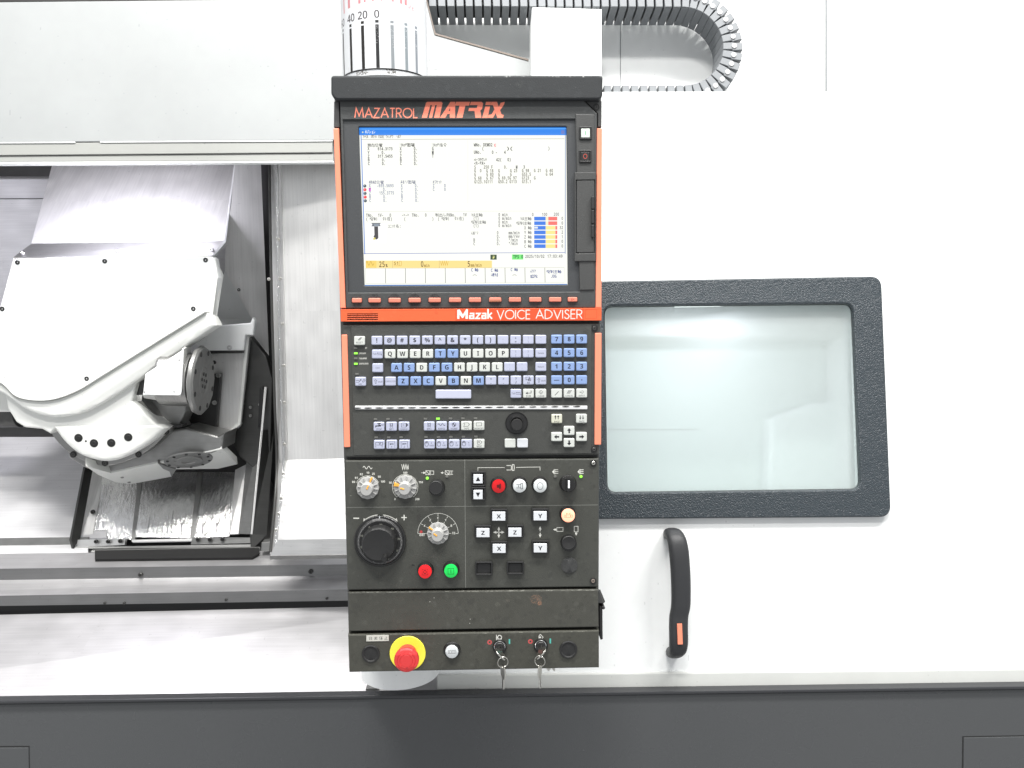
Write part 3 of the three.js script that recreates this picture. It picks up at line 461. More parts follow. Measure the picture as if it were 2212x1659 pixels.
{
  const LV = '#a6aabd', WH = '#bcbfba', BL = '#7c92bb', KW = 0.0012;
  const key = (t, x, y, base, draw, w = 23.4, h = 19.4) => capBox(kb, 'key', x - w / 2, y - h / 2, x + w / 2, y + h / 2, KW + 0.0046, 0.0052, cell(base, typeof draw === 'function' ? draw : (g) => Tx(g, t, 64, 76, t.length > 1 ? 26 : 70)));
  const rowY = (y0, y1, x) => y0 + (y1 - y0) * (x - 780) / 460;
  const small = (t) => (g) => Tx(g, t, 64, 62, t.length > 5 ? 25 : 28, false, '#33343c');
  const two = (a, b) => (g) => { Tx(g, a, 64, 48, 38, true); Tx(g, b, 64, 90, 38, true); }, faint = (a, b) => (g) => { Tx(g, a, 64, 42, 32, false, '#4c4e5c'); Tx(g, b, 64, 88, 32, false, '#4c4e5c'); };
  const shift = (g) => { L(g, [[26, 46], [40, 26], [54, 46], [46, 46], [46, 76], [34, 76], [34, 46], [26, 46]], 3); Tx(g, 'Shift', 92, 68, 26, false, '#33343c'); }, tab = (g) => { Tx(g, 'Tab', 36, 60, 28, false, '#33343c'); L(g, [[66, 42], [116, 42]], 4); L(g, [[66, 34], [66, 50]], 4); L(g, [[66, 60], [116, 60]], 4); L(g, [[114, 52], [114, 68]], 4); };
  '!@#$%^&*()'.split('').forEach((c, i) => key(c, 813.9 + i * 27.27, rowY(735.7, 732.9, 813 + i * 27), LV));
  for (const [i, [a, b]] of [['_', '-'], ['+', '='], ['|', '\\'], ['~', '`']].entries()) key('', 1086.6 + i * 27.27, rowY(735.7, 732.9, 1090 + i * 27), LV, i === 1 ? two(a, b) : faint(a, b));
  key('', 776.3, 735.9, WH, (g) => { L(g, [[50, 48], [80, 14]], 6); L(g, [[64, 48], [94, 14]], 6); Tx(g, 'RESET', 64, 84, 28, false); });
  key('', 814.8, 764.8, LV, tab); 'QWERTYUIOP'.split('').forEach((c, i) => key(c, 842.3 + i * 27.2, rowY(764.9, 762.4, 842 + i * 27), 'TY'.includes(c) ? BL : WH));
  key('', 1114, 762.9, LV, faint('{', '[')); key('', 1141, 762.7, LV, faint('}', ']')); key('', 1168.4, 762.7, LV, small('Delete'));
  key('', 815.6, 794.7, LV, small('Ctrl')); 'ASDFGHJKL'.split('').forEach((c, i) => key(c, 856.4 + i * 27.2, rowY(794.8, 791.9, 856 + i * 27), 'ASFG'.includes(c) ? BL : WH)); key('', 1100.7, 792.4, LV, faint(':', ';')); key('', 1127.8, 792.3, LV, faint('"', "'")); key('', 1168.5, 792.2, LV, small('Return'));
  key('', 778.6, 824.2, LV, (g) => { L(g, [[14, 40], [50, 40], [56, 52], [44, 60], [14, 60]], 4); P(g, [[62, 24], [80, 34], [62, 44]]); L(g, [[84, 56], [104, 26], [118, 40], [96, 60], [84, 56]], 4); Tx(g, 'VFC', 64, 94, 28, false); }); key('', 816, 823.8, LV, shift); key('', 843.4, 823.7, LV, small('CAPSLOCK'));
  'ZXCVBNM'.split('').forEach((c, i) => key(c, 870.7 + i * 27.15, rowY(824, 821, 870 + i * 27), 'ZXCBM'.includes(c) ? BL : WH)); key('', 1060.5, 821.7, LV, two('<', ',')); key('', 1087.6, 821.6, LV, two('>', '.')); key('', 1114.6, 821.4, LV, two('?', '/'));
  key('', 1141.6, 821.3, LV, (g) => { g.strokeStyle = '#14141c'; g.lineWidth = 5; g.strokeRect(36, 14, 40, 34); g.strokeRect(64, 36, 26, 22); Tx(g, 'Alt', 64, 92, 30, false); }); key('', 1168.5, 821.2, LV, shift);
  '789456123'.split('').forEach((c, i) => key(c, 1202.4 + (i % 3) * 27.1, [732.9, 762.3, 791.8][Math.floor(i / 3)] - (i % 3) * 0.15, BL)); key('', 1202.5, 821, BL, (g) => L(g, [[34, 54], [94, 54]], 7)); key('0', 1229.6, 820.9, BL); key('', 1256.7, 820.7, BL, (g) => P(g, [[58, 46], [70, 46], [70, 58], [58, 58]]));
  key('', 979.3, 851.7, '#b0b3c4', () => {}, 77, 19.2); key('', 1114.6, 850.2, LV, tab); key('', 1141.6, 850, WH, (g) => { L(g, [[94, 16], [94, 48], [34, 48]], 6); P(g, [[30, 48], [54, 34], [54, 62]]); Tx(g, 'EOB', 64, 92, 30, false); }); key('', 1168.5, 849.9, WH, (g) => { L(g, [[64, 12], [88, 38], [64, 62], [40, 38], [64, 12]], 3); L(g, [[54, 26], [76, 48]], 3); L(g, [[50, 38], [66, 54]], 3); Tx(g, 'CLEAR', 64, 92, 28, false); });
  key('', 1202.5, 849.8, WH, (g) => L(g, [[44, 74], [86, 30]], 6)); key('', 1229.6, 849.6, WH, (g) => { for (const x of [38, 52, 66]) L(g, [[x, 56], [x + 26, 14]], 5); Tx(g, 'CANCEL', 64, 90, 25, false); }); key('', 1256.7, 849.4, WH, (g) => { L(g, [[40, 40], [64, 40]], 7); L(g, [[62, 14], [86, 38], [62, 62]], 3); Tx(g, 'INPUT', 64, 90, 26, false); });
  const led = (x, y, on) => put(kb, 'indicator_light', box(WF, x - 3.8, y - 1.9, x + 3.8, y + 1.9, KW + 0.0012, 0.002, 0.0003, 0.0004), on ? M.ledGreen : M.ledOff);
  led(768, 752); led(768.6, 763.4, 1); led(768.4, 774.5); led(768.6, 786, 1); led(771, 808); [811, 837.8, 865, 919, 946, 973, 999.8, 1027].forEach((x, i) => led(x, 905.6 - i * 0.25, i === 4)); [812.6, 839.4, 866.5, 920, 947, 974, 1001, 1028].forEach((x, i) => led(x, 945 - i * 0.25));
  const cap2 = (icon, t) => (g) => { icon(g); Tx(g, t, 64, 92, t.length > 5 ? 25 : 28, false); }, doc = (g) => { L(g, [[50, 8], [50, 62], [64, 52], [78, 62], [78, 8]], 3); L(g, [[54, 20], [74, 20], [74, 42], [54, 42], [54, 20]], 3); };
  const A1 = [[818.4, cap2((g) => { P(g, [[24, 60], [24, 38], [62, 38], [62, 26], [48, 20], [48, 12], [86, 12], [86, 20], [72, 26], [72, 38], [88, 30], [88, 50], [34, 50], [34, 60]]); Ci(g, 106, 32, 9, 3); }, 'STOP')], [845.4, cap2(doc, 'MF1')], [872.5, cap2((g) => { L(g, [[36, 14], [88, 14], [88, 60], [36, 60], [36, 14]], 4); P(g, [[92, 14], [112, 36], [92, 60]]); L(g, [[48, 36], [70, 36]], 6); }, 'SINGLE')], [927, cap2(doc, 'MF2')], [953.8, cap2((g) => L(g, Array.from({ length: 31 }, (_, i) => [22 + i * 2.8, 36 - 11 * Math.sin(i / 30 * 12.57)]), 5), 'RAPID')], [980.7, cap2((g) => { Ci(g, 64, 36, 22, 4); P(g, [[64, 36], [64, 14], [44, 36]]); P(g, [[64, 36], [64, 58], [86, 36]]); }, 'HOME')], [1007.6, cap2((g) => L(g, [[32, 16], [80, 16], [98, 36], [80, 58], [32, 58], [46, 36], [32, 16]], 4), 'TAPE')], [1034.7, cap2((g) => { g.lineWidth = 4; g.strokeStyle = '#111'; g.strokeRect(34, 18, 60, 36); }, 'MEMORY')]];
  A1.forEach(([x, d], i) => key('', x, 921.6 - i * 0.28, i > 5 ? WH : LV, d));
  const wr = (n) => (g) => { L(g, [[28, 90], [28, 20], [100, 20], [100, 90]], 3); L(g, [[50, 46], [86, 46]], 9); L(g, [[44, 36], [52, 46], [44, 56]], 6); Tx(g, n, 64, 90, 30, false); }, hand = (n) => (g) => { L(g, [[18, 66], [14, 40], [24, 22], [40, 20], [52, 34], [54, 56], [44, 74], [26, 76], [18, 66]], 4); for (const x of [24, 32, 40]) L(g, [[x, 22], [x, 42]], 4); Tx(g, 'x', 88, 46, 28, false); Tx(g, n, 90, 76, 26, false); };
  [[819, (g) => { L(g, [[26, 84], [26, 26], [104, 26], [104, 56], [36, 56]], 4); L(g, [[62, 28], [72, 50], [82, 28]], 4); L(g, [[96, 56], [96, 84]], 4); }], [846, wr('1')], [873.5, wr('2')], [927.4, hand('1000')], [954, hand('100')], [981, hand('10')], [1008, hand('1')], [1035, (g) => { L(g, [[44, 10], [74, 10], [96, 34], [74, 58], [44, 58], [44, 10]], 4); L(g, [[54, 46], [54, 24], [62, 34], [70, 24], [70, 46]], 3); Tx(g, 'MDI', 64, 92, 30, false); }]].forEach(([x, d], i) => key('', x, 960.6 - i * 0.28, i === 7 ? WH : LV, d));
  key('', 1102, 957.8, WH, () => {}); key('', 1128.8, 957.5, '#c3c6ca', () => {});
  const pg = (s) => (g) => { for (const x of [48, 80]) { L(g, [[x, 16], [x, 58]], 7); P(g, s > 0 ? [[x - 12, 32], [x, 8], [x + 12, 32]] : [[x - 12, 42], [x, 64], [x + 12, 42]]); } Tx(g, 'PAGE', 64, 94, 28, false); };
  const ar = (a) => (g) => { g.translate(64, 52); g.rotate(rad(a)); P(g, [[0, -30], [24, -2], [9, -2], [9, 28], [-9, 28], [-9, -2], [-24, -2]]); };
  key('', 1202.8, 904.7, '#bcbcac', pg(1)); key('', 1256.4, 904.3, WH, pg(-1)); key('', 1229.5, 930.5, WH, ar(0)); key('', 1202.6, 943.7, WH, ar(-90)); key('', 1256.4, 943.5, WH, ar(90)); key('', 1229.5, 956.6, WH, ar(180));
  // chrome strip, black ellipses painting the dark reflections between its beads
  const strip = put(kb, 'chrome_strip', box(WF, 766.5, 876.6, 1269, 884.2, KW + 0.0016, 0.002, 0.0006, 0.0012), M.stripMetal), lens = new THREE.SphereGeometry(1, 14, 8);
  for (let i = 0; i < 21; i++) { const x = 771.5 + i * 23.72, y = 881.6 - i * 0.17; putAt(strip, 'dark_reflection', lens, M.gloss, place(WF, x, y, KW + 0.0015, WF.s(x, y, 0)).multiply(new THREE.Matrix4().makeScale(8.6, 1.6, 0.9))); }
  put(kb, 'joystick_ring', lathe(WF, 1115.9, 914, KW, [[24.5, 0], [24.5, 1.2], [23.6, 1.5], [22.6, 0.6], [16, 0.8], [15.5, 3.6], [13.8, 4.2], [12, 3.2], [11.5, 0.5], [0, 0.5]], 48), M.gloss);
  put(kb, 'joystick', lathe(WF, 1115.9, 915.5, KW, [[9, 0], [9, 6], [12.3, 7.2], [12.6, 9], [11.6, 10.4], [10, 10], [3, 9.2], [0, 9.2]], 40), M.rubber);
}

// operator unit: dials, handwheel, buttons
const opPr = new Print(WF, [745, 988, 1295, 1277], 0, 3600, '#3c3d38');
const QX = (x) => 735.1 + x / 5.6, QY = (y) => 982 + y / 5.6, QR = (x) => 998.5 + x / 5.6;
{
  const p = opPr, W = '#cfcfc8', q = (a) => a.map(([x, y]) => [QX(x), QY(y)]), r = (a) => a.map(([x, y]) => [QR(x), QY(y)]);
  const S = (t, x, y, h = 4.2, right) => p.text(t, right ? QR(x) : QX(x), QY(y), h, W, { bold: true });
  p.line([[1004, 993], [1006, 1270]], 0.9, '#7c7d78'); p.line([[748, 1096.4], [1292, 1090.7]], 0.9, '#7c7d78');
  const wave = (x, y, w, h, n) => Array.from({ length: 31 }, (_, i) => [x - w / 2 + w * i / 30, y - h * Math.sin(i / 30 * 6.283 * n)]);
  p.line(q(wave(330, 157, 112, 16, 2)), 1.3, W); p.arc(QX(330), QY(405), 26.6, 207, 333, 0.9, W);
  for (let i = 0; i < 7; i++) { const a = rad(207 + i * 21); p.line([[QX(330) + 26.6 * Math.cos(a), QY(405) + 26.6 * Math.sin(a)], [QX(330) + 23 * Math.cos(a), QY(405) + 23 * Math.sin(a)]], 0.9, W); }
  for (const [t, x, y] of [['R0', 160, 332], ['R1', 195, 282], ['R2', 255, 238], ['10', 333, 220], ['25', 400, 235], ['50', 472, 270], ['100', 515, 328], ['0', 662, 540], ['50', 607, 340], ['100', 785, 220], ['150', 973, 335], ['200', 932, 540]]) S(t, x, y);
  p.line(q([[742, 118], [755, 178], [768, 120], [781, 178], [794, 120], [807, 178], [820, 130], [824, 178]]), 1.2, W); p.arc(QX(785), QY(395), 27.6, 130, 410, 0.9, W);
  for (let i = 0; i < 21; i++) { const a = rad(130 + i * 14), c = Math.cos(a), s = Math.sin(a), l = i % 5 ? 24.6 : 23.5; p.line([[QX(785) + 27.6 * c, QY(395) + 27.6 * s], [QX(785) + l * c, QY(395) + l * s]], 0.9, W); }
  for (const [x, d] of [[980, 1], [1215, -1]]) { p.line(q([[x, 220], [x + 45, 220]]), 1, W); p.poly(q(d > 0 ? [[x + 25, 205], [x + 52, 220], [x + 25, 235]] : [[x + 25, 205], [x, 220], [x + 25, 235]]), W); p.line(q([[x + 55, 195], [x + 100, 195], [x + 100, 242], [x + 55, 242], [x + 55, 195], [x + 98, 240]]), 1.1, W); p.line(q([[x + 112, 188], [x + 112, 250]]), 1, W); if (d > 0) p.line(q([[x + 118, 198], [x + 150, 198], [x + 150, 240], [x + 118, 240]]), 1.1, W); else { p.line(q([[x + 118, 198], [x + 150, 198]]), 1.1, W); p.line(q([[x + 118, 240], [x + 150, 240]]), 1.1, W); p.line(q([[x + 134, 198], [x + 134, 240]]), 1.1, W); } }
  p.rect(QX(158), QY(763), QX(228), QY(778), W); p.rect(QX(738), QY(755), QX(804), QY(768), W); p.rect(QX(765), QY(728), QX(779), QY(796), W);
  for (const d of [-1, 1]) { const cx = 484, arc = (r0, r1, a0, a1) => [...arcPts(cx, 1045, r0, r0, a0, a1, 14), ...arcPts(cx, 1045, r1, r1, a1, a0, 14)]; const m = (a) => d < 0 ? a : a.map(([x, y]) => [2 * cx - x, y]); p.poly(q(m(arc(322, 305, 264, 232))), W); p.poly(q(m([[285, 766], [273, 828], [318, 806]])), W); }
  p.arc(QX(1182), QY(955), 43.7, 180, 360, 0.9, W); for (const [i, t] of ['', 'X', 'Z', 'C', 'Y', 'B', ''].entries()) { const a = rad(180 + i * 30), c = Math.cos(a), s = Math.sin(a), f = (k0, k1) => p.line([[QX(1182) + k0 * c, QY(955) + k0 * s], [QX(1182) + k1 * c, QY(955) + k1 * s]], 0.9, W); if (!i) { f(43.7, 24); continue; } f(43.7, 37.5); f(29, 23); if (t) p.text(t, QX(1182) + 33.4 * c, QY(955) + 33.4 * s, 4.6, W, { bold: true }); }
  S('OFF', 990, 974, 4.8); S('TZ', 1372, 950, 4.6); p.dot(QX(978), QY(935), 3.2, '#a83a3a');
  p.rect(QX(862), QY(1330), QX(896), QY(1345), 'rgba(15,15,15,.6)'); p.rect(QX(115), QY(494), QX(136), QY(500), 'rgba(160,160,150,.6)'); p.rect(QX(460), QY(1420), QX(470), QY(1560), 'rgba(20,22,14,.18)');
  p.stain(QX(785), QY(575), 7, 3, 'rgba(10,10,10,.2)', 50);
  // right hand side
  p.line(r([[190, 196], [190, 158], [515, 156]]), 1.1, W); p.line(r([[652, 155], [942, 150], [942, 192]]), 1.1, W);
  p.line(r([[535, 132], [590, 132]]), 1.4, W); p.line(r([[535, 186], [590, 186]]), 1.4, W); p.line(r([[595, 134], [595, 186]]), 1.3, W); p.line(r([[606, 120], [626, 120], [632, 158], [626, 192], [606, 192], [606, 120]]), 1.4, W);
  for (const [x, k] of [[1088, 0], [1395, 1]]) { p.poly(r([[x, 208], [x + 20, 184], [x + 20, 230]]), W); p.line(r([[x + 24, 176], [x + 24, 238]]), 1, W); p.line(r([[x + 34, 176], [x + 34, 238]]), 1.1, W); for (const y of [184, 206, 228]) p.line(r([[x + 36, y], [x + 74, y]]), k ? 1.6 : 1.1, W); }
  const A4 = (x, y, d) => p.poly(r(d === 'u' ? [[x, 872], [x - 18, 912], [x - 6, 908], [x - 6, 932], [x + 6, 932], [x + 6, 908], [x + 18, 912]].map(([a, b]) => [a, b + y]) : [[x, 1008], [x - 18, 968], [x - 6, 972], [x - 6, 950], [x + 6, 950], [x + 6, 972], [x + 18, 968]].map(([a, b]) => [a, b + y])), W);
  A4(443, 0, 'u'); A4(443, 2, 'd'); A4(943, -5, 'u'); A4(943, -3, 'd'); for (const s of [-1, 1]) p.poly(r([[72, 0], [30, -18], [34, -6], [10, -6], [10, 6], [34, 6], [30, 18]].map(([a, b]) => [444 + s * a, 940 + b])), W); p.rect(QR(438), QY(935), QR(450), QY(946), W); p.rect(QR(938), QY(930), QR(948), QY(942), '#3c3d38');
  p.line(r([[1145, 884], [1220, 882], [1220, 928], [1145, 930], [1145, 884]]), 1.2, W); p.poly(r([[1100, 908], [1120, 896], [1140, 896], [1140, 920], [1120, 920]]), W); p.line(r([[1356, 868], [1402, 868], [1402, 934], [1356, 934], [1356, 868]]), 1.2, W); p.poly(r([[1366, 942], [1392, 942], [1392, 958], [1379, 980], [1366, 958]]), W);
  p.stain(1120, 1195, 60, 40, 'rgba(150,145,130,.02)', 300);
}
const op = put(panel, 'operator_unit', plate(WF, [[745.3, 994.5], [1293.8, 990.3], [1291.8, 1268], [750.2, 1275]], 0, 0.024, { bevel: 0.0022, ext: opPr.ext }), opPr.mat());
sunk(op, WF, 1281.9, 1000.4, 0.0004, 7, M.keyMetal); sunk(op, WF, 1281.2, 1255, 0.0004, 7, M.brown);
// rotary dials: skirt with moulded lobes, a raised cap and a pointer
function dial(x, y, r, a, cx, cy, fat, label) {
  const N = 12, pts = []; for (let i = 0; i < 120; i++) { const t = i / 120 * 360, k = 1 - 0.018 * (1 - Math.cos(rad(t * N))); pts.push([x + r * k * Math.cos(rad(t)), y + r * k * Math.sin(rad(t))]); }
  const d = put(panel, 'rotary_dial', plate(WF, pts, 0.0045, 0.0045, { bevel: 0.001, seg: 1, curved: true }), M.dial, label);
  for (let i = 0; i < N; i++) { const t = rad(i * 30 + 8), c = Math.cos(t), s = Math.sin(t), w = 1.1; put(d, 'rib', plate(WF, [[x + 13 * c - w * s, y + 13 * s + w * c], [x + 13 * c + w * s, y + 13 * s - w * c], [x + (r - 2) * c + w * s, y + (r - 2) * s - w * c], [x + (r - 2) * c - w * s, y + (r - 2) * s + w * c]], 0.0062, 0.003, { bevel: 0.0004 }), M.dial); }
  const f = lathe(WF, x, y, 0.004, [[14.5, 0], [13.2, 7], [12.8, 13], [11.8, 14], [0, 14]], 40); put(d, 'dial_cap', f, M.dial);
  const t = rad(a), c = Math.cos(t), s = Math.sin(t), w0 = fat ? 2.2 : 1.5, w1 = fat ? 4.2 : 1.9;
  put(d, 'pointer', plate(WF, [[x + 13 * c - w0 * s, y + 13 * s + w0 * c], [x + 13 * c + w0 * s, y + 13 * s - w0 * c], [x + (r - 0.6) * c + w1 * s, y + (r - 0.6) * s - w1 * c], [x + (r - 0.6) * c - w1 * s, y + (r - 0.6) * s + w1 * c]], 0.0066, 0.003, { bevel: 0.0004 }), M.amber);
  put(d, 'pointer_tip', plate(WF, [[cx - 1.6 * s, cy + 1.6 * c], [cx + 1.6 * s, cy - 1.6 * c], [cx + 9 * c + 1.6 * s, cy + 9 * s - 1.6 * c], [cx + 9 * c - 1.6 * s, cy + 9 * s + 1.6 * c]], 0.0186, 0.001, { bevel: 0.0003 }), M.amber);
}
dial(794, 1054.3, 24.6, -68, 792.2, 1057.5, 0, 'grey dial with thin amber pointer beside the 25 mark'); dial(875.3, 1052.5, 25.6, 194, 873, 1057, 1, 'grey dial with wide amber pointer inside a ring of marks'); dial(945.8, 1152.5, 24, 214, 944, 1158, 0, 'grey dial under the half circle of axis letters');
function knob(name, x, y, r, h, mat, ring, label) {      // round button in a collar; x, y is the centre of its face
  const s = WF.s(x, y, 0), k = h / 1000, dx = (x - 1048) * k / D0, dy = (y - 684) * k / D0, b = [x - dx, y - dy];
  const m = put(panel, name, lathe(WF, ...b, 0, [[ring, 0], [ring, 3], [ring - 1, 4], [r + 1.6, 4.4], [r + 1.4, h - 3.4], [r + 0.6, h - 2.6], [0, h - 2.6]], 44), M.gloss, label);
  return [m, k];
}
{
  let [m] = knob('push_button', 943, 1057, 15, 17, M.black, 17, 'tall black push button on the upper left'); put(m, 'button_face', lathe(WF, 941.6, 1053, 0.014, [[14.6, 0], [14.8, 2], [13.6, 3], [12.6, 2.6], [0, 2.4]], 40), M.rubber);
  for (const [x, y, c, l] of [[918, 1235.6, 'r', 'lit red round button with engraved ring'], [974, 1234, 'g', 'lit green round button with engraved bar'], [1077, 1050.7, 'd', 'dark red lamp button'], [1122.6, 1049.9, 'w', 'white round button with a chuck symbol'], [1166.9, 1049.9, 'w2', 'white round button with a thin circle'], [1227.6, 1114, 'o', 'glowing orange round button']]) {
    const [b, k] = knob('lamp_button', x, y, 14.8, 13, M.gloss, 17.5, l);
    const ic = { r: ['#c8161c', (g) => { g.lineWidth = 4; g.strokeStyle = '#6c0a0c'; g.strokeRect(38, 30, 52, 44); Ci(g, 64, 52, 12, 7, '#6c0a0c'); }], g: ['#12b048', (g) => { g.lineWidth = 4; g.strokeStyle = '#085c22'; g.strokeRect(38, 30, 52, 44); L(g, [[64, 38], [64, 66]], 6, '#085c22'); }], d: ['#a80d12', (g) => { P(g, [[48, 40], [70, 38], [76, 30], [86, 34], [86, 66], [74, 74], [64, 62], [48, 62]], '#4a0608'); }], w: ['#c6caca', (g) => { L(g, [[34, 40], [74, 40]], 3); L(g, [[34, 66], [74, 66]], 3); L(g, [[74, 32], [90, 32], [90, 74], [74, 74], [74, 32]], 4); L(g, [[54, 46], [54, 60]], 5); }], w2: ['#c6caca', (g) => Ci(g, 64, 52, 26, 3)], o: ['#f4a184', (g) => { L(g, [[44, 46], [84, 46], [84, 64], [44, 64], [44, 46]], 2.5, '#a04a2c'); Ci(g, 34, 55, 9, 2.5, '#a04a2c'); Ci(g, 94, 55, 9, 2.5, '#a04a2c'); L(g, [[50, 46], [46, 32], [60, 38]], 2.5, '#a04a2c'); L(g, [[78, 46], [82, 32], [68, 38]], 2.5, '#a04a2c'); }] }[c];
    const gl = { r: 0.42, g: 0.5, d: 0.42, o: 1.1 }[c];
    capRound(b, 'lens', x, y, 14.6, k, 0.004, cell(ic[0], ic[1]), gl ? std({ map: atlasT, roughness: 0.25, emissive: lin(gl), emissiveMap: atlasT }) : capMat);
  }
  [m] = knob('push_button', 1229.8, 1176.6, 15, 15, M.black, 17, 'tall black push button under the orange lamp'); put(m, 'button_face', lathe(WF, 1228, 1171.6, 0.0124, [[14.6, 0], [14.8, 2], [13.6, 3], [12.6, 2.4], [0, 2.2]], 40), M.rubber);
  put(panel, 'blank_cap', lathe(WF, 1229.8, 1221, 0, [[18, 0], [17.6, 1.6], [15, 2.8], [0, 3.2]], 40), M.dark, 'shallow black blanking cap low on the right');
  [m] = knob('selector_switch', 1228.3, 1047, 15.5, 12, M.black, 18.6, 'black selector knob with white line'); put(m, 'selector_knob', lathe(WF, 1227.4, 1045.6, 0.008, [[16.5, 0], [16.2, 5], [15, 6], [0, 6]], 44), M.gloss);
  put(m, 'selector_grip', box(WF, 1223.5, 1032, 1233.5, 1063, 0.0195, 0.006, 0.0012, 0.003), M.gloss); put(m, 'selector_mark', box(WF, 1227, 1038, 1231, 1055, 0.0205, 0.0015, 0.0004, 0.0005), M.whiteButton);
  for (const [x, y, on] of [[923, 1033, 1], [965.6, 1029.5, 0], [1199.4, 1029.2, 0], [1255, 1029.3, 1]]) put(panel, 'indicator_light', lathe(WF, x, y, 0, [[3.2, 0], [3, 1.2], [1.6, 2], [0, 2.2]], 20), on ? M.ledGreen : M.ledOff);
  // framed square keys
  const sq = (fr, fa, draw, label) => { const [x0, y0, x1, y1] = [QR(fr[0]), QY(fr[1]), QR(fr[2]), QY(fr[3])], [a0, b0, a1, b1] = [QR(fa[0]), QY(fa[1]), QR(fa[2]), QY(fa[3])], ix = 3.6, iy = 4;
    const f = put(panel, 'axis_button', box(WF, x0, y0, x1, y1, 0.0065, 0.0065, 0.0012, 0.0008, { holes: [{ pts: R(x0 + ix, y0 + iy, x1 - ix, y1 - iy), r: 0.0004 }] }), M.black, label);
    if (draw) capBox(f, 'button_face', Math.max(a0, x0 + ix + 0.3), b0, Math.min(a1, x1 - ix - 0.3), Math.min(b1, y1 - iy + 1.5), 0.0072, 0.006, cell('#c8cbce', draw), capMat, 0.0006, 0.0006); else put(f, 'socket', box(WF, x0 + ix + 0.4, y0 + iy + 0.4, x1 - ix - 0.4, y1 - iy - 0.4, 0.0028, 0.002, 0.0005), M.black); };
  const lt = (t) => (g) => Tx(g, t, 64, 76, 66);
  sq([105, 203, 283, 388], [135, 240, 247, 350], (g) => P(g, [[64, 26], [94, 76], [34, 76]]), 'black framed button with up arrow'); sq([105, 392, 285, 558], [135, 430, 247, 542], (g) => P(g, [[64, 78], [94, 28], [34, 28]]), 'black framed button with down arrow');
  sq([337, 657, 550, 815], [363, 693, 522, 805], lt('X'), 'framed X button above the arrow cross'); sq([837, 652, 1050, 812], [863, 687, 1023, 800], lt('Y'), 'framed Y button above the double arrow'); sq([147, 855, 355, 1015], [172, 893, 330, 1004], lt('Z'), 'framed Z button left of the arrow cross'); sq([533, 850, 745, 1010], [558, 888, 717, 998], lt('Z'), 'framed Z button right of the arrow cross'); sq([340, 1047, 550, 1206], [368, 1084, 525, 1196], lt('X'), 'framed X button under the arrow cross'); sq([840, 1040, 1052, 1200], [865, 1078, 1025, 1190], lt('Y'), 'framed Y button under the double arrow');
  sq([155, 1297, 368, 1465], [0, 0, 0, 0], null, 'empty framed socket on the left'); sq([540, 1295, 747, 1455], [0, 0, 0, 0], null, 'empty framed socket on the right');
  // handwheel
  const hw = put(panel, 'handwheel', lathe(WF, 821.7, 1167.6, 0, [[55.7, 0], [55.7, 5], [54.5, 6], [51.5, 6], [51.2, 4], [0, 4]], 72), M.gloss, 'big black handwheel with ring of fine marks');
  put(hw, 'dial_ring', lathe(WF, 821, 1168.6, 0.004, [[50.8, 0], [50.8, 3.2], [48.5, 5], [40, 6.2], [37.6, 6.4], [0, 6.4]], 72), M.black);
  const tick = clean(Array.from({ length: 100 }, (_, i) => { const a = rad(i * 3.6), l = i % 10 ? 44.8 : 43, c = Math.cos(a), s = Math.sin(a), w = 0.4, [x, y] = [820.6, 1170.6]; return plate(WF, [[x + 48 * c - w * s, y + 48 * s + w * c], [x + 48 * c + w * s, y + 48 * s - w * c], [x + l * c + w * s, y + l * s - w * c], [x + l * c - w * s, y + l * s + w * c]], 0.0102, 0.0012); }));
  put(hw, 'scale_marks', tick, std({ color: lin(0.2), roughness: 0.6 })).userData.kind = 'stuff';
  const np = new Print(WF, [775, 1120, 868, 1222], 0.0106, 2800, '#121212', 0); for (const [t, x, y] of [['0', 352, 880], ['90', 492, 850], ['80', 632, 900], ['70', 710, 1022], ['60', 698, 1162], ['10', 256, 982], ['20', 245, 1122], ['50', 598, 1272]]) np.text(t, QX(x), QY(y), 4.2, '#85867c', { bold: true });
  put(hw, 'number_ring', plate(WF, arcPts(820.6, 1169.8, 44, 44, 0, 360, 64).slice(0, -1), 0.0106, 0.002, { ext: np.ext, seg: 1 }), np.mat({ bumpScale: 0.00005, roughness: 0.4 }));
  put(hw, 'wheel_disc', lathe(WF, 820.4, 1170.6, 0.0104, [[38.4, 0], [37.6, 8], [35.6, 15], [33.6, 16.6], [31, 16.2], [0, 15.8]], 72), M.black);
  put(hw, 'crank_knob', lathe(WF, 832.6, 1201.6, 0.026, [[6.4, 0], [5.6, 4], [6, 14], [5, 16], [3.4, 15.4], [0, 15.4]], 28), M.gloss);
  put(hw, 'index_mark', box(WF, 818.9, 1114.8, 820.9, 1121, 0.0068, 0.001), M.whiteButton);
}
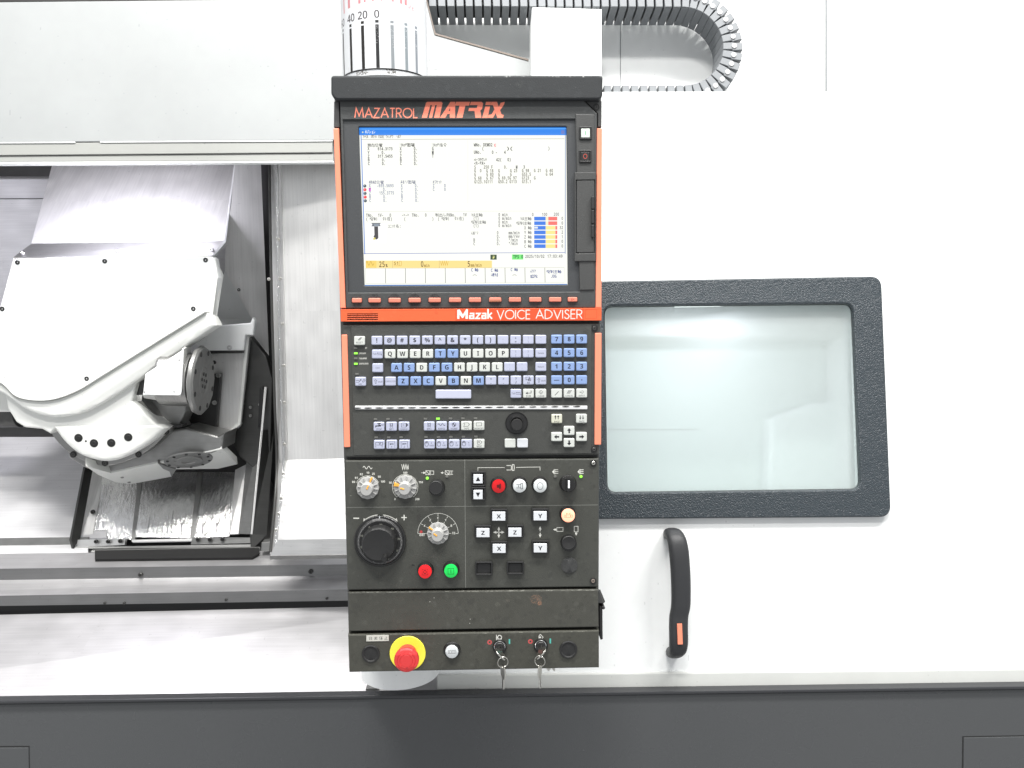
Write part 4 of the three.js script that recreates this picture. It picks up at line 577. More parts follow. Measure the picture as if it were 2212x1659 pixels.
// tray cover and bottom box
{
  const p = new Print(WF, [750, 1272, 1297, 1368], 0, 2600, '#3e3e38', 1);
  p.stain(1158, 1294, 13, 10, 'rgba(150,105,80,.22)', 220); p.stain(1166, 1303, 5, 4, 'rgba(170,115,85,.3)', 50); p.stain(1075, 1305, 6, 5, 'rgba(110,108,100,.2)', 40); p.stain(1097, 1296, 5, 3, 'rgba(120,112,100,.2)', 24);
  for (const [x, y] of [[938, 1291], [929, 1299.5], [1016, 1337], [1015, 1346]]) p.dot(x, y, 1, '#a9a9a2'); for (let i = 0; i < 90; i++) { const x = 760 + 520 * rnd(), l = 2 + 7 * rnd(); p.line([[x, 1279.4 - (x - 755) * 0.0105 + rnd()], [x + l, 1279.4 - (x + l - 755) * 0.0105 + rnd()]], 0.8, 'rgba(165,165,158,' + 0.55 * rnd() + ')'); }
  put(panel, 'tray_cover', plate(WF, [[752, 1279.4], [1292.3, 1273.4], [1293.4, 1355], [753, 1364.4]], 0.001, 0.09, { bevel: 0.002, ext: p.ext }), p.mat());
  const b = new Print(WF, [750, 1360, 1296, 1455], 0, 3200, '#3d3d36', 1), W = '#d2d2cc', X = (x) => 1020.4 + x / 6.575, X1 = (x) => 735.1 + x / 6.575, Y = (y) => 1261.8 + y / 6.575;
  for (let i = 0; i < 50; i++) { const x = 760 + 520 * rnd(), l = 2 + 7 * rnd(); b.line([[x, 1371 - (x - 755) * 0.0165 + rnd()], [x + l, 1371 - (x + l - 755) * 0.0165 + rnd()]], 0.8, 'rgba(160,160,150,' + 0.5 * rnd() + ')'); }
  b.line([[342, 712], [342, 790], [426, 788]].map(([x, y]) => [X(x), Y(y)]), 1.5, W); b.arc(X(388), Y(748), 4.2, 0, 360, 2, W); b.line([[352, 740], [352, 775], [420, 775]].map(([x, y]) => [X(x), Y(y)]), 1, W);
  b.line([[940, 735], [965, 706], [1005, 748], [965, 790], [940, 765]].map(([x, y]) => [X(x), Y(y)]), 1.4, W); b.poly([[940, 738], [958, 738], [958, 728], [980, 748], [958, 768], [958, 758], [940, 758]].map(([x, y]) => [X(x), Y(y)]), W);
  for (const [x, y] of [[245, 818], [824, 807]]) b.arc(X(x), Y(y), 3.7, 0, 360, 2.9, '#b84c4c'); for (const [x, y] of [[527, 808], [1107, 800]]) b.rect(X(x - 11), Y(y - 35), X(x + 11), Y(y + 35), '#4fb0a4');
  put(panel, 'bottom_box', plate(WF, [[751.6, 1371], [1294, 1362], [1294.2, 1442.6], [754.3, 1452.6]], 0.002, 0.1, { bevel: 0.002, ext: b.ext }), b.mat());
  const tp = new Print(WF, [790, 1370, 842, 1388], 0.0026, 6000, '#bcbcb4', 0.2); [...'非常停止'].forEach((c, i) => { const g = tp.g, [cx, cy] = tp.p(796.5 + i * 11.2, 1375.2 - i * 0.12), k = tp.k(800, 1380); g.strokeStyle = '#42423e'; g.lineWidth = 0.75 * k; for (const st of KJ[c]) { g.beginPath(); st.forEach(([u, v], j) => g[j ? 'lineTo' : 'moveTo'](cx + u * 7.6 * k, cy + v * 7.6 * k)); g.stroke(); } });
  put(panel, 'tape_label', plate(WF, [[791.4, 1373], [839.6, 1372.2], [839.8, 1384.6], [791.4, 1385.4]], 0.0028, 0.0008, { ext: tp.ext }), tp.mat({ bumpScale: 0 }), 'white tape label with four characters');
  const capProf = [[19.4, 0], [19.2, 1.6], [17.4, 2.6], [15.6, 2.2], [14.6, 1.2], [0, 1.2]];
  for (const [x, y, l] of [[801, 1411.6, 'round black blanking cap on the left'], [1227.6, 1402.5, 'round black blanking cap on the right']]) put(panel, 'blank_cap', lathe(WF, x, y, 0.002, capProf, 44), M.rubber, l);
  const es = put(panel, 'emergency_stop', lathe(WF, 880.6, 1411, 0.002, [[38.6, 0], [38.6, 1], [38, 1.5], [0, 1.5]], 72), M.yellow, 'yellow disc with big red mushroom stop button');
  put(es, 'button_stem', lathe(WF, 880.4, 1410.5, 0.003, [[20, 0], [20, 14], [17, 15], [16, 30], [0, 30]], 48), M.stopRed);
  put(es, 'button_head', lathe(WF, 879.4, 1411.2 + 8.5, 0.029, [[17, 0], [23.5, 1], [26.2, 3.2], [26.6, 7], [26.4, 10.5], [25.2, 12.6], [23.4, 13.6], [19.6, 13.8], [19.2, 13.2], [18.6, 13.8], [14, 14.1], [13.6, 13.5], [13, 14.1], [0, 14.4]], 64), M.stopRed);
  const [wb, k] = knob('push_button', 976, 1408.6, 14, 10, M.black, 18.4, 'white round button with two small arrows'); capRound(wb, 'button_face', 976, 1408.6, 14, k + 0.002, 0.004, cell('#c4c8c9', (g) => { for (const x of [32, 68]) { g.strokeStyle = '#555'; g.lineWidth = 3; g.strokeRect(x, 40, 28, 24); } P(g, [[36, 52], [48, 44], [48, 60]], '#8a8a8a'); P(g, [[92, 52], [80, 44], [80, 60]], '#8a8a8a'); }));
  for (const [x, y, l] of [[1079.3, 1396, 'key switch with a symbol of a circle in an L'], [1167.8, 1393.8, 'key switch with a diamond arrow symbol']]) {
    const ks = put(panel, 'key_switch', lathe(WF, x, y, 0.002, [[15.4, 0], [15.4, 2.4], [14.4, 3.4], [13, 3.6], [12.4, 8], [12.6, 12], [11.6, 13], [0, 13]], 48), M.gloss, l);
    put(ks, 'lock_cylinder', lathe(WF, x, y + 0.2, 0.015, [[10.6, 0], [10.4, 5.4], [9.4, 6.2], [3, 6.2], [2.6, 5.4], [0, 5.4]], 40), M.black);
    put(ks, 'lock_collar', lathe(WF, x, y + 0.1, 0.0125, [[11.8, 0], [12, 2], [11.2, 2.8], [10.6, 2.6], [10.6, 0]], 44), M.chrome);
  }
  put(panel, 'side_bracket', slab([[1293.4, 1275, -0.012], [1304.2, 1301, -0.012], [1304.2, 1303, -0.03], [1293.4, 1300, -0.03]].map((q, i) => i > 1 ? q : q), 0.003), M.dark);
  put(panel, 'side_bracket', plate(WF, [[1291, 1275], [1294.5, 1275], [1304, 1301], [1303.8, 1304.5], [1291, 1302]], -0.008, 0.03, { bevel: 0.0008 }), M.dark);
  put(panel, 'hinge_pin', lathe(WF, 1300.6, 1306, -0.02, [[3.6, 0], [3.6, 14], [2.6, 15], [0, 15]], 20), M.black);
  put(panel, 'side_flap', plate(WF, [[1294.6, 1309], [1301.6, 1310.5], [1302.2, 1381], [1297.6, 1382.6], [1295, 1360]], -0.01, 0.03, { bevel: 0.001 }), M.black);
  const cl = []; for (let i = 0; i < 9; i++) cl.push(box(WF, 1181 + i * 1.9, 1441 + 1.5 * rnd(), 1183 + i * 1.9 + rnd(), 1447 + 3 * Math.sin(i), -0.01 - 0.004 * rnd(), 0.004, 0.0004)); put(panel, 'underside_clip', clean(cl), M.keyMetal);
}
// keys in the two switches, each with its ring and a second key hanging
const wireRing = (c, r, q, tube = 0.0006) => new THREE.TorusGeometry(r, tube, 8, 48).applyQuaternion(q).translate(c.x, c.y, c.z);
const eul = (x, y, z) => new THREE.Quaternion().setFromEuler(new THREE.Euler(x, y, z));
function keyShape(len, blade, side = 1) { // bow and blade lying in xy, bow centre at 0, blade pointing +y
  const s = new THREE.Shape(); s.moveTo(-0.009, -0.008); s.quadraticCurveTo(-0.0125, 0, -0.008, 0.008); s.lineTo(-0.0035, 0.0105); if (blade) { s.lineTo(-0.0035, len); s.lineTo(0, len + 0.002); for (let i = 0; i < 5; i++) { s.lineTo(0.0035 - (i % 2) * 0.0012, len - 0.002 - i * 0.0032); } s.lineTo(0.0035, 0.0105); } else { s.lineTo(-0.0035, len); s.lineTo(0.0035, len); s.lineTo(0.0035, 0.0105); } s.lineTo(0.008, 0.008); s.quadraticCurveTo(0.0125, 0, 0.009, -0.008); s.quadraticCurveTo(0, -0.0125, -0.009, -0.008);
  const h = new THREE.Path(); h.absarc(-0.004 * (blade ? 0 : 1) * side, -0.0075, 0.0018, 0, 7, true); s.holes.push(h);
  return metreUV(new THREE.ExtrudeGeometry(s, { depth: 0.0014, bevelEnabled: true, bevelSize: 0.0003, bevelThickness: 0.0003, bevelSegments: 1, curveSegments: 6 }).translate(0, 0, -0.0009));
}
for (const [sx, sy, dir, label, rq, hx] of [[1079.3, 1396.4, -1, 'silver keys on a ring in the key switch nearest the white round button', 0.25, 1084], [1167.8, 1394, 1, 'silver keys on a ring in the key switch by the right end cap', -0.35, 1167.5]]) {
  const lock = at(sx, sy, 0.021), kr = thing('key_ring', label, 'keys', new Frame(lock), null);
  // the key stands out of the lock along z, its blade edge-on, bow turned so that it is seen from one side
  const bow = lock.clone().add(new V3(0.001 * -dir, -0.003, 0.02)), an = 0.8 * dir, cs = Math.cos(an), sn = Math.sin(an), q = new THREE.Quaternion().setFromRotationMatrix(new THREE.Matrix4().makeBasis(new V3(cs, sn, 0), new V3(0, 0, -1), new V3(-sn, cs, 0)));
  put(kr, 'key', keyShape(0.0225, false, dir).applyQuaternion(q).translate(bow.x, bow.y, bow.z), M.keyMetal);
  const hole = new V3(-0.004 * dir, -0.0075, 0).applyQuaternion(q).add(bow), rr = 0.0082, rc = hole.clone().add(new V3(0.0005, -rr + 0.0012, 0));
  put(kr, 'ring', clean([wireRing(rc, rr, eul(0, rq, 0)), wireRing(rc.clone().add(new V3(0, 0, 0.0011)), rr, eul(0, rq, 0.1))]), M.keyMetal);
  const low = rc.clone().add(new V3(0, -rr, 0)), q2 = eul(0, 1.28 * dir, Math.PI + 0.02 * dir).clone();
  put(kr, 'key', keyShape(0.026, true).translate(0, 0.009, 0).applyQuaternion(q2).translate(low.x, low.y + 0.001, low.z), M.keyMetal);
}
// ---------- the round post that carries the panel ----------
{
  const z = -0.2, s = WF.s(835, 400, z), r = 0.0735, top = at(829, -60, z), bot = at(864, 1462, z), f = new Frame(new V3((top.x + bot.x) / 2, bot.y, z)), t = thing('support_post', 'white round post with a black and grey angle scale, carrying the control panel', 'post', f);
  const W = 1024, H = 776, c = document.createElement('canvas'); c.width = W; c.height = H; const g = c.getContext('2d'); g.fillStyle = '#c3c5c7'; g.fillRect(0, 0, W, H);
  const y0 = at(838, -40, -0.13).y, y1 = at(838, 163, -0.13).y, vy = (py) => (y0 - at(838, py, -0.1265).y) / (y0 - y1) * H, half = Math.PI * 0.5;
  const ux = (px, py) => { const d = ray(px, py), ox = camP.x - f.o.x, oz = camP.z - z, A2 = d.x * d.x + d.z * d.z, B = ox * d.x + oz * d.z, q = B * B - A2 * (ox * ox + oz * oz - r * r), tt = (-B - Math.sqrt(Math.max(0, q))) / A2; return (Math.atan2(ox + d.x * tt, oz + d.z * tt) + half) / (2 * half) * W; };
  const cols = [[740.8, '#191417'], [757, '#15120f'], [783, '#15120f'], [814.5, '#121214'], [847, '#767b7e'], [877, '#767e82'], [898.6, '#787d83']], K = [[60, 739.8], [40, 757.5], [20, 783], [0, 814]];
  cols.forEach(([x, col], i) => { const u = ux(x, 60), w = 25; g.fillStyle = col; g.fillRect(u - w / 2, vy(43), w, vy(49) - vy(43)); g.fillRect(u - w / 2, vy(52.5), w, vy(147) - vy(52.5)); if (i > 2) for (let k = 0; k < 14; k++) { g.fillStyle = 'rgba(215,215,215,.8)'; g.fillRect(u - 11 + 18 * rnd(), vy(55 + 45 * rnd()), 2 + 3 * rnd(), 2 + 3 * rnd()); } });
  for (const [n, x] of K) { g.save(); g.translate(ux(x, 40) , vy(38)); g.scale(0.9, 1); g.font = '86px sans-serif'; g.textAlign = 'center'; g.fillStyle = '#3a3436'; g.fillText(String(n), 0, 0); g.lineWidth = 3; g.strokeStyle = '#3a3436'; g.strokeText(String(n), 0, 0); g.restore(); }
  g.fillStyle = '#b5767a'; for (const [x0, x1, y] of [[742, 744, 12], [751.5, 756, 7], [774, 779, 4], [786, 790, 3], [803, 808, 2], [822, 826, 1.6], [846, 851, 1.6], [864, 869, 3], [874, 879, 4]]) g.fillRect(ux(x0, 10), 0, ux(x1, 10) - ux(x0, 10), vy(y)); for (let k = 0; k < 60; k++) { g.fillStyle = 'rgba(190,110,112,.8)'; g.fillRect(ux(888, 10) - 30 + 60 * rnd(), vy(11 * rnd()), 4, 4); }
  for (let k = 0; k < 130; k++) { g.fillStyle = 'rgba(60,56,50,' + 0.8 * rnd() + ')'; const left = rnd() < 0.55, u = left ? ux(770 + 25 * rnd(), 155) : ux(835 + 20 * rnd(), 155); g.beginPath(); g.ellipse(u, vy(150 + 9 * rnd()), 2 + 4 * rnd(), 2 + 4 * rnd(), 0, 0, 7); g.fill(); }
  for (let k = 0; k < 500; k++) { g.fillStyle = 'rgba(150,140,125,' + 0.16 * rnd() + ')'; g.fillRect(W * rnd(), H * rnd(), 2 + 9 * rnd(), 2 + 14 * rnd()); }
  const tx = new THREE.CanvasTexture(c); tx.colorSpace = THREE.SRGBColorSpace; tx.anisotropy = 8;
  const lab = new THREE.CylinderGeometry(r, r, y0 - y1, 64, 1, true, -half, 2 * half).translate(f.o.x, (y0 + y1) / 2, z);
  put(t, 'scale_label', lab, std({ map: tx, roughness: 0.4 }));
  put(t, 'tube', new THREE.CylinderGeometry(r - 0.0012, r - 0.0012, top.y - bot.y - 0.02, 72).translate(f.o.x, (top.y + bot.y) / 2, z), M.white);
  put(t, 'joint_band', new THREE.TorusGeometry(r + 0.0002, 0.0011, 8, 72).rotateX(Math.PI / 2).translate(f.o.x, at(838, 148, -0.1265).y, z), M.black);
  const yb = at(864, 1489, z + 0.07).y, prof = [[0.02, 0], [0.058, 0], [0.0665, 0.002], [0.0705, 0.008], [0.071, 0.014], [0.071, 0.05]].map(([a, b]) => new THREE.Vector2(a, b));
  put(t, 'foot', toCreasedNormals(new THREE.LatheGeometry(prof, 72), 0.7).translate(f.o.x, yb, z), M.white);
}

// ---------- the machine's front: cover, door, cable chain ----------
const dfAt = (x, y, w = 0) => new Frame(DF.hit(x, y, w), rad(-8.8));
{
  const t = thing('front_cover', 'wide white sheet metal cover over the opening on the left', 'machine cover', dfAt(360, 300));
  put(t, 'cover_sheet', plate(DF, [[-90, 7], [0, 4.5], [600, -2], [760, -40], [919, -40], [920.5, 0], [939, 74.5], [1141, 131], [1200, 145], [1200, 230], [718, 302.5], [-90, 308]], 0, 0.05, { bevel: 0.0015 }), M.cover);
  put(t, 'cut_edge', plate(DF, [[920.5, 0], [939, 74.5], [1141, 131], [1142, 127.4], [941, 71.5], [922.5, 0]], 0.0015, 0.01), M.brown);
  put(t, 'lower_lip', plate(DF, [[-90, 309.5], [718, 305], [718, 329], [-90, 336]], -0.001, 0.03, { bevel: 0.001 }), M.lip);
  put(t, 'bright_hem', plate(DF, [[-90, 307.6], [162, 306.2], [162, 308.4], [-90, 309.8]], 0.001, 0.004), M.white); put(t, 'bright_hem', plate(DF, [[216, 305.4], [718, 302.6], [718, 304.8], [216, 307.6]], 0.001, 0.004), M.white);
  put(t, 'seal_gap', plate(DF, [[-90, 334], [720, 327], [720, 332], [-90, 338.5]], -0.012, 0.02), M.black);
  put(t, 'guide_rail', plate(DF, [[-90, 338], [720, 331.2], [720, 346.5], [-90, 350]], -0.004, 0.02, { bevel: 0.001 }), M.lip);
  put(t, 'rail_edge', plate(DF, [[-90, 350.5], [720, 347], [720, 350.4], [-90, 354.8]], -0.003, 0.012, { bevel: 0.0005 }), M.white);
  put(t, 'top_gap_strip', plate(DF, [[-90, -60], [620, -60], [600, -2.5], [0, 4], [-90, 6.5]], -0.02, 0.02), M.black);  // black strip added behind the cover so the gap above it reads dark
}
{
  const t = thing('upper_panel', 'white panels behind the cable chain, above the door', 'machine panel', dfAt(1500, 190, -0.13));
  put(t, 'recess_wall', plate(DF, R(900, -80, 1800, 215), -0.11, 0.02), M.cavity);
  put(t, 'recess_seam', plate(DF, R(1339.5, 20, 1341, 205), -0.1094, 0.002), M.chain);
  put(t, 'panel_seam', plate(DF, R(1784.8, -80, 1787, 215), -0.1044, 0.004), M.chain);
  put(t, 'right_panel', plate(DF, R(1787, -80, 2330, 215), -0.105, 0.03, { bevel: 0.001 }), M.white);
}
{
  const t = thing('conduit_box', 'plain white box standing in front of the cable chain above the control panel', 'box', dfAt(1220, 165, 0.03));
  put(t, 'box_front', plate(DF, [[1150.5, 15.6], [1299.5, 19.8], [1299, 190], [1149, 190]], 0.035, 0.004, { bevel: 0.001 }), M.white);
  put(t, 'box_body', plate(DF, [[1149.5, 15.2], [1300, 19.6], [1300, 190], [1148, 190]], 0.0306, 0.075, { bevel: 0.0008, pw: 0.035 }), M.white);
}
{ // cable chain: hinged links round a bend
  const t = thing('cable_chain', 'grey plastic cable chain of hinged links bending round in a loop', 'cable chain', dfAt(1462, 195));
  const w0 = -0.015, wd = 0.075, C = DF.loc(1476, 99, w0), k = DF.s(1476, 99, w0), ri = 87 * k, ro = 130 * k, rm = (ri + ro) / 2, pitch = 19.6 * k;
  const S = new THREE.Shape(), hh = (ro - ri) / 2, hw = pitch / 2; // link profile: narrows inwards so that the links can fold
  S.moveTo(-hw * 0.78, -hh); S.lineTo(hw * 0.78, -hh); S.lineTo(hw * 0.78, -hh * 0.1); S.lineTo(hw * 1.05, 0); S.lineTo(hw * 0.9, hh); S.lineTo(-hw * 0.78, hh); S.lineTo(-hw * 0.78, hh * 0.2); S.lineTo(-hw * 0.9, 0); S.closePath();
  const lg = new THREE.ExtrudeGeometry(S, { depth: wd - 0.003, bevelEnabled: true, bevelSize: 0.001, bevelThickness: 0.0015, bevelOffset: -0.001, bevelSegments: 1 }).translate(0, 0, -wd + 0.0015); metreUV(lg);
  const pg = toCreasedNormals(new THREE.LatheGeometry([[0, 3.2], [2.2, 3.2], [2.6, 2.6], [5, 2.4], [5.4, 1.6], [5.4, 0]].map(([r, h]) => new THREE.Vector2(r * k + 1e-5, h / 1000)), 20).rotateX(Math.PI / 2), 0.6), web = new THREE.BoxGeometry(pitch * 1.1, (ro - ri) * 0.5, wd * 0.7).translate(0, 0, -wd / 2);
  const link = (x, y, a, pin) => { const m = DF.m.clone().multiply(new THREE.Matrix4().compose(new V3(x, y, w0), new THREE.Quaternion().setFromAxisAngle(new V3(0, 0, 1), a), new V3(1, 1, 1))); const l = putAt(t, 'chain_link', lg, M.chain, m); putAt(l, 'hinge_web', web, M.black, m); if (pin) putAt(l, 'hinge_pin', pg, M.pin, m.clone().multiply(new THREE.Matrix4().makeTranslation(0, hh * 0.12, 0))); };
  for (let i = 1; i <= 30; i++) link(C.x - (i - 0.5) * pitch, C.y + rm, 0, false);
  const nb = Math.round(Math.PI * rm / pitch); for (let i = 0; i < nb; i++) { const a = Math.PI / 2 - (i + 0.5) / nb * Math.PI; link(C.x + rm * Math.cos(a), C.y + rm * Math.sin(a), a - Math.PI / 2, true); }
  for (let i = 1; i <= 15; i++) link(C.x - (i - 0.5) * pitch, C.y - rm, Math.PI, false);
}
{
  const t = thing('machine_door', 'big white sliding door with dark framed window and black handle', 'door', dfAt(1550, 1450));
  const hole = [[1300, 652], [1852, 646], [1868, 1066], [1306, 1073]];
  put(t, 'door_panel', plate(DF, [[800, 199], [1300, 198], [2330, 195.5], [2330, 1441], [940, 1456], [800, 1458]], 0, 0.04, { bevel: 0.002, holes: [{ pts: hole, r: 0.02 }] }), M.white);
  const fr = put(t, 'window_frame', plate(DF, [[1215, 608.6], [1904.5, 596], [1925.5, 1117], [1215, 1122]], 0.014, 0.014, { bevel: 0.003, r: 0.024, seg: 10, holes: [{ pts: [[1304.5, 660.5], [1843.5, 655], [1860.5, 1057.5], [1311.5, 1065]], r: 0.02 }] }), M.wrinkle);
  put(t, 'window_gasket', plate(DF, [[1296, 650], [1853, 644], [1870, 1068], [1303, 1076]], 0.0016, 0.012, { bevel: 0.002, r: 0.02, holes: [{ pts: [[1306.4, 662.6], [1841.8, 657], [1859, 1056], [1313, 1063.4]], r: 0.018 }] }), M.rubber);
  put(t, 'window_pane', plate(DF, [[1302, 656], [1846, 650], [1863, 1062], [1309, 1070]], -0.004, 0.006, { r: 0.018 }), phy({ color: lin(0.9, 0.945, 0.935), transmission: 0.86, thickness: 0, roughness: 0.32, ior: 1.5 }));
  put(t, 'bottom_rail', plate(DF, [[944, 1458], [2330, 1443], [2330, 1476], [944, 1492]], 0.006, 0.03, { bevel: 0.003 }), M.railPaint);
  put(t, 'rail_groove', plate(DF, [[944, 1455.5], [2330, 1440.5], [2330, 1443.4], [944, 1458.4]], 0.002, 0.01), M.cavity);
  put(t, 'rail_end', plate(DF, [[790, 1486], [815, 1486], [815, 1512], [790, 1512]], -0.002, 0.03, { bevel: 0.001 }), M.castSteel);
  // handle: a bar swept from the door, out, down and back
  const path = [[1449, 1154, -0.002, 17], [1451, 1152, 0.022, 18], [1456, 1155, 0.042, 19.5], [1461.5, 1166, 0.054, 20.6], [1466, 1190, 0.06, 21.4], [1470, 1240, 0.062, 21], [1471, 1290, 0.061, 20.6], [1470, 1312, 0.06, 20.6], [1466.5, 1330, 0.058, 20.2], [1465.6, 1350, 0.058, 20.2], [1465.8, 1390, 0.056, 20], [1464, 1403, 0.048, 19], [1459, 1409, 0.03, 17.5], [1454, 1409, 0.01, 15.5], [1453, 1408, -0.002, 15]];
  const c3 = path.map(([x, y, w]) => DF.loc(x, y, w)), cv = new THREE.CatmullRomCurve3(c3, false, 'centripetal'), NS = 70, NR = 28, pos = [], idx = [];
  for (let i = 0; i <= NS; i++) {
    const u = i / NS, p = cv.getPoint(u), d = cv.getTangent(u), fi = u * (path.length - 1), a = Math.min(path.length - 2, Math.floor(fi)), hw = (path[a][3] * (1 - fi + a) + path[a + 1][3] * (fi - a)) * DF.s(1466, 1250, 0.05), nn = new V3(0, -d.z, d.y).normalize();
    for (let j = 0; j <= NR; j++) { const t2 = j / NR * Math.PI * 2, c = Math.cos(t2), s = Math.sin(t2), sc = (v, e) => Math.sign(v) * Math.pow(Math.abs(v), e); const X = hw * sc(c, 0.8), N = 0.011 * sc(s, 0.8); pos.push(p.x + X, p.y + nn.y * N, p.z + nn.z * N); }
  }
  for (let i = 0; i < NS; i++) for (let j = 0; j < NR; j++) { const a = i * (NR + 1) + j, b = a + NR + 1; idx.push(a, a + 1, b, b, a + 1, b + 1); }
  const g = new THREE.BufferGeometry(); g.setAttribute('position', new THREE.Float32BufferAttribute(pos, 3)); g.setIndex(idx); g.computeVertexNormals(); metreUV(g);
  const h = put(t, 'door_handle', g.applyMatrix4(DF.m), M.handle);
  put(h, 'orange_mark', plate(DF, [[1462.3, 1347.5], [1473, 1347], [1474.6, 1391.5], [1464, 1392]], 0.0716, 0.004, { bevel: 0.0004, pw: 0.07 }), M.orange);
  // the chamber seen through the pane
}
// ---------- the machine's frame: base, apron, rails, inner walls ----------
const frame = thing('machine_frame', 'fixed body of the lathe: dark base, steel apron, rails and inner walls', 'lathe', new Frame(at(1106, 1659, -0.24)));
{
  const t = frame;
  const base = put(t, 'base_front', plate(WF, [[-120, 1521.5], [2340, 1486], [2340, 1760], [-120, 1760]], -0.235, 0.03, { bevel: 0.004 }), M.darkBase);
  put(base, 'top_lip', plate(WF, [[-120, 1516.5], [2340, 1481], [2340, 1487.5], [-120, 1523]], -0.228, 0.022, { bevel: 0.002 }), std({ color: lin(0.03, 0.031, 0.034), roughness: 0.3 }));
  put(base, 'access_plate', plate(WF, [[-120, 1616], [61.5, 1615], [63.5, 1760], [-120, 1760]], -0.2335, 0.01, { bevel: 0.0012 }), M.darkBase); put(base, 'access_plate', plate(WF, [[2082, 1593.5], [2340, 1589], [2340, 1760], [2080.5, 1760]], -0.2335, 0.01, { bevel: 0.0012 }), M.darkBase);
  put(base, 'plate_gap', plate(WF, [[-120, 1612.6], [63.4, 1611.6], [65.6, 1760], [-120, 1760]], -0.2345, 0.004), M.black); put(base, 'plate_gap', plate(WF, [[2079, 1590.8], [2340, 1586.4], [2340, 1760], [2077.4, 1760]], -0.2345, 0.004), M.black);
  const X0 = -120, X1 = 960;
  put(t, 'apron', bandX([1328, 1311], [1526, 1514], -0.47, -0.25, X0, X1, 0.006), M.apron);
  put(t, 'apron_shadow_strip', bandX([1308, 1296], [1330, 1312], -0.49, -0.485, X0, X1, 0.01), M.black);  // black strip painted as the shadow wedge over the apron
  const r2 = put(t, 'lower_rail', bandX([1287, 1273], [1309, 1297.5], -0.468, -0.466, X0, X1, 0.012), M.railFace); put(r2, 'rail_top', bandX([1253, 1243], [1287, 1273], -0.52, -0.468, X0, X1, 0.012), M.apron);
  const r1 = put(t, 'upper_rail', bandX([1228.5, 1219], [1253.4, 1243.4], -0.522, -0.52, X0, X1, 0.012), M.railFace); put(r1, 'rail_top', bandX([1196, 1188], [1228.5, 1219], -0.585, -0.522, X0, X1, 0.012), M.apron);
  for (const x of [303, 671]) screw(r1, WF, x, x < 400 ? 1242 : 1235, -0.518, 5, M.darkSteel); for (const [x, y] of [[226, 1303], [268, 1303], [488, 1296], [706, 1293]]) screw(r2, WF, x, y, -0.4645, 3, M.darkSteel);
  put(t, 'bed_wall', bandX([1160, 1155], [1200, 1192], -0.74, -0.73, X0, X1, 0.012), M.darkSteel);
  put(t, 'rail_shade_slab', slab([[205, 1189, -0.585], [560, 1183, -0.585], [560, 1195, -0.562], [545, 1204, -0.545], [205, 1208, -0.545]], 0.006), M.shadeBlack);  // black slab painted as the carriage's shadow on the rail top
  // left: inner sheets
  put(t, 'inner_wall', slab([[-140, 300, -1.05], [640, 300, -1.05], [640, 940, -1.05], [-140, 945, -1.05]], 0.01), M.inner);
  put(t, 'dark_header', slab([[-140, 340, -1.0], [130, 340, -1.0], [124, 381, -1.0], [-140, 382, -1.0]], 0.02), M.darkSteel);
  put(t, 'wall_seam', slab([[-140, 429, -1.045], [130, 428, -1.045], [130, 429.4, -1.045], [-140, 430.4, -1.045]], 0.002), M.darkSteel);
  put(t, 'shadow_band', slab([[-140, 922, -0.98], [240, 922, -0.98], [240, 945, -0.94], [-140, 945, -0.94]], 0.01), M.darkSteel);  // dark sheet painted as the shading above the splash sheet
  put(t, 'splash_sheet', slab([[-140, 944, -0.94], [240, 944, -0.94], [230, 1162, -0.66], [-140, 1168, -0.66]], 0.008), M.inner);
  put(t, 'sheet_lip', slab([[-140, 1164, -0.655], [190, 1160, -0.655], [190, 1176, -0.65], [-140, 1181, -0.65]], 0.008), M.castSteel);
  put(t, 'lip_top', slab([[-140, 1180, -0.652], [190, 1175, -0.652], [190, 1199, -0.6], [-140, 1205, -0.6]], 0.008), M.inner);
  put(t, 'roof_sheet', slab([[-140, 296, -0.46], [800, 296, -0.46], [800, 286, -1.1], [-140, 286, -1.1]], 0.01), M.castSteel);
  // right of the opening: the standing sheet beside the panel
  const rs = put(t, 'side_sheet', slab([[606, 340, -0.5], [800, 340, -0.47], [800, 990, -0.47], [618, 994, -0.5]], 0.006), M.steelV);
  put(rs, 'lower_sheet', slab([[616, 994, -0.5], [800, 989, -0.47], [800, 1164, -0.39], [600, 1166, -0.42]], 0.006), M.steel);
  put(rs, 'drip_edge', slab([[600, 1166, -0.42], [800, 1163, -0.39], [800, 1199, -0.39], [583, 1201, -0.42]], 0.006), M.steel);
  put(rs, 'drip_lip', slab([[583, 1201, -0.419], [800, 1198, -0.389], [800, 1205.5, -0.392], [583, 1209, -0.422]], 0.006), M.castSteel);
  put(rs, 'edge_flange', slab([[579, 340, -0.52], [607, 340, -0.498], [622, 1000, -0.498], [606, 1166, -0.42], [583, 1198, -0.44], [597, 1000, -0.53]], 0.006), M.steelV);
  const tubeG = (pts, r) => new THREE.TubeGeometry(new THREE.CatmullRomCurve3(pts.map(([x, y, z]) => at(x, y, z))), 60, r, 8);
  put(rs, 'edge_seal', tubeG([[598, 340, -0.493], [602, 600, -0.493], [608, 860, -0.493], [613, 1000, -0.493], [608, 1080, -0.46], [595, 1190, -0.425]], 0.0035), M.bright);
  put(rs, 'edge_seal', tubeG([[582, 340, -0.512], [586, 600, -0.512], [593, 860, -0.514], [598, 1000, -0.52], [594, 1080, -0.48], [584, 1192, -0.436]], 0.003), M.darkSteel);
  for (const [x, y] of [[601, 517], [605, 602], [580.5, 603], [610, 700], [613, 790], [614, 870], [614, 960], [612, 1023], [607, 1076], [601, 1110], [596, 1145]]) screw(rs, WF, x, y, y > 1000 ? -0.4 - (1166 - y) * 0.0005 : -0.488, 3.4, M.keyMetal);
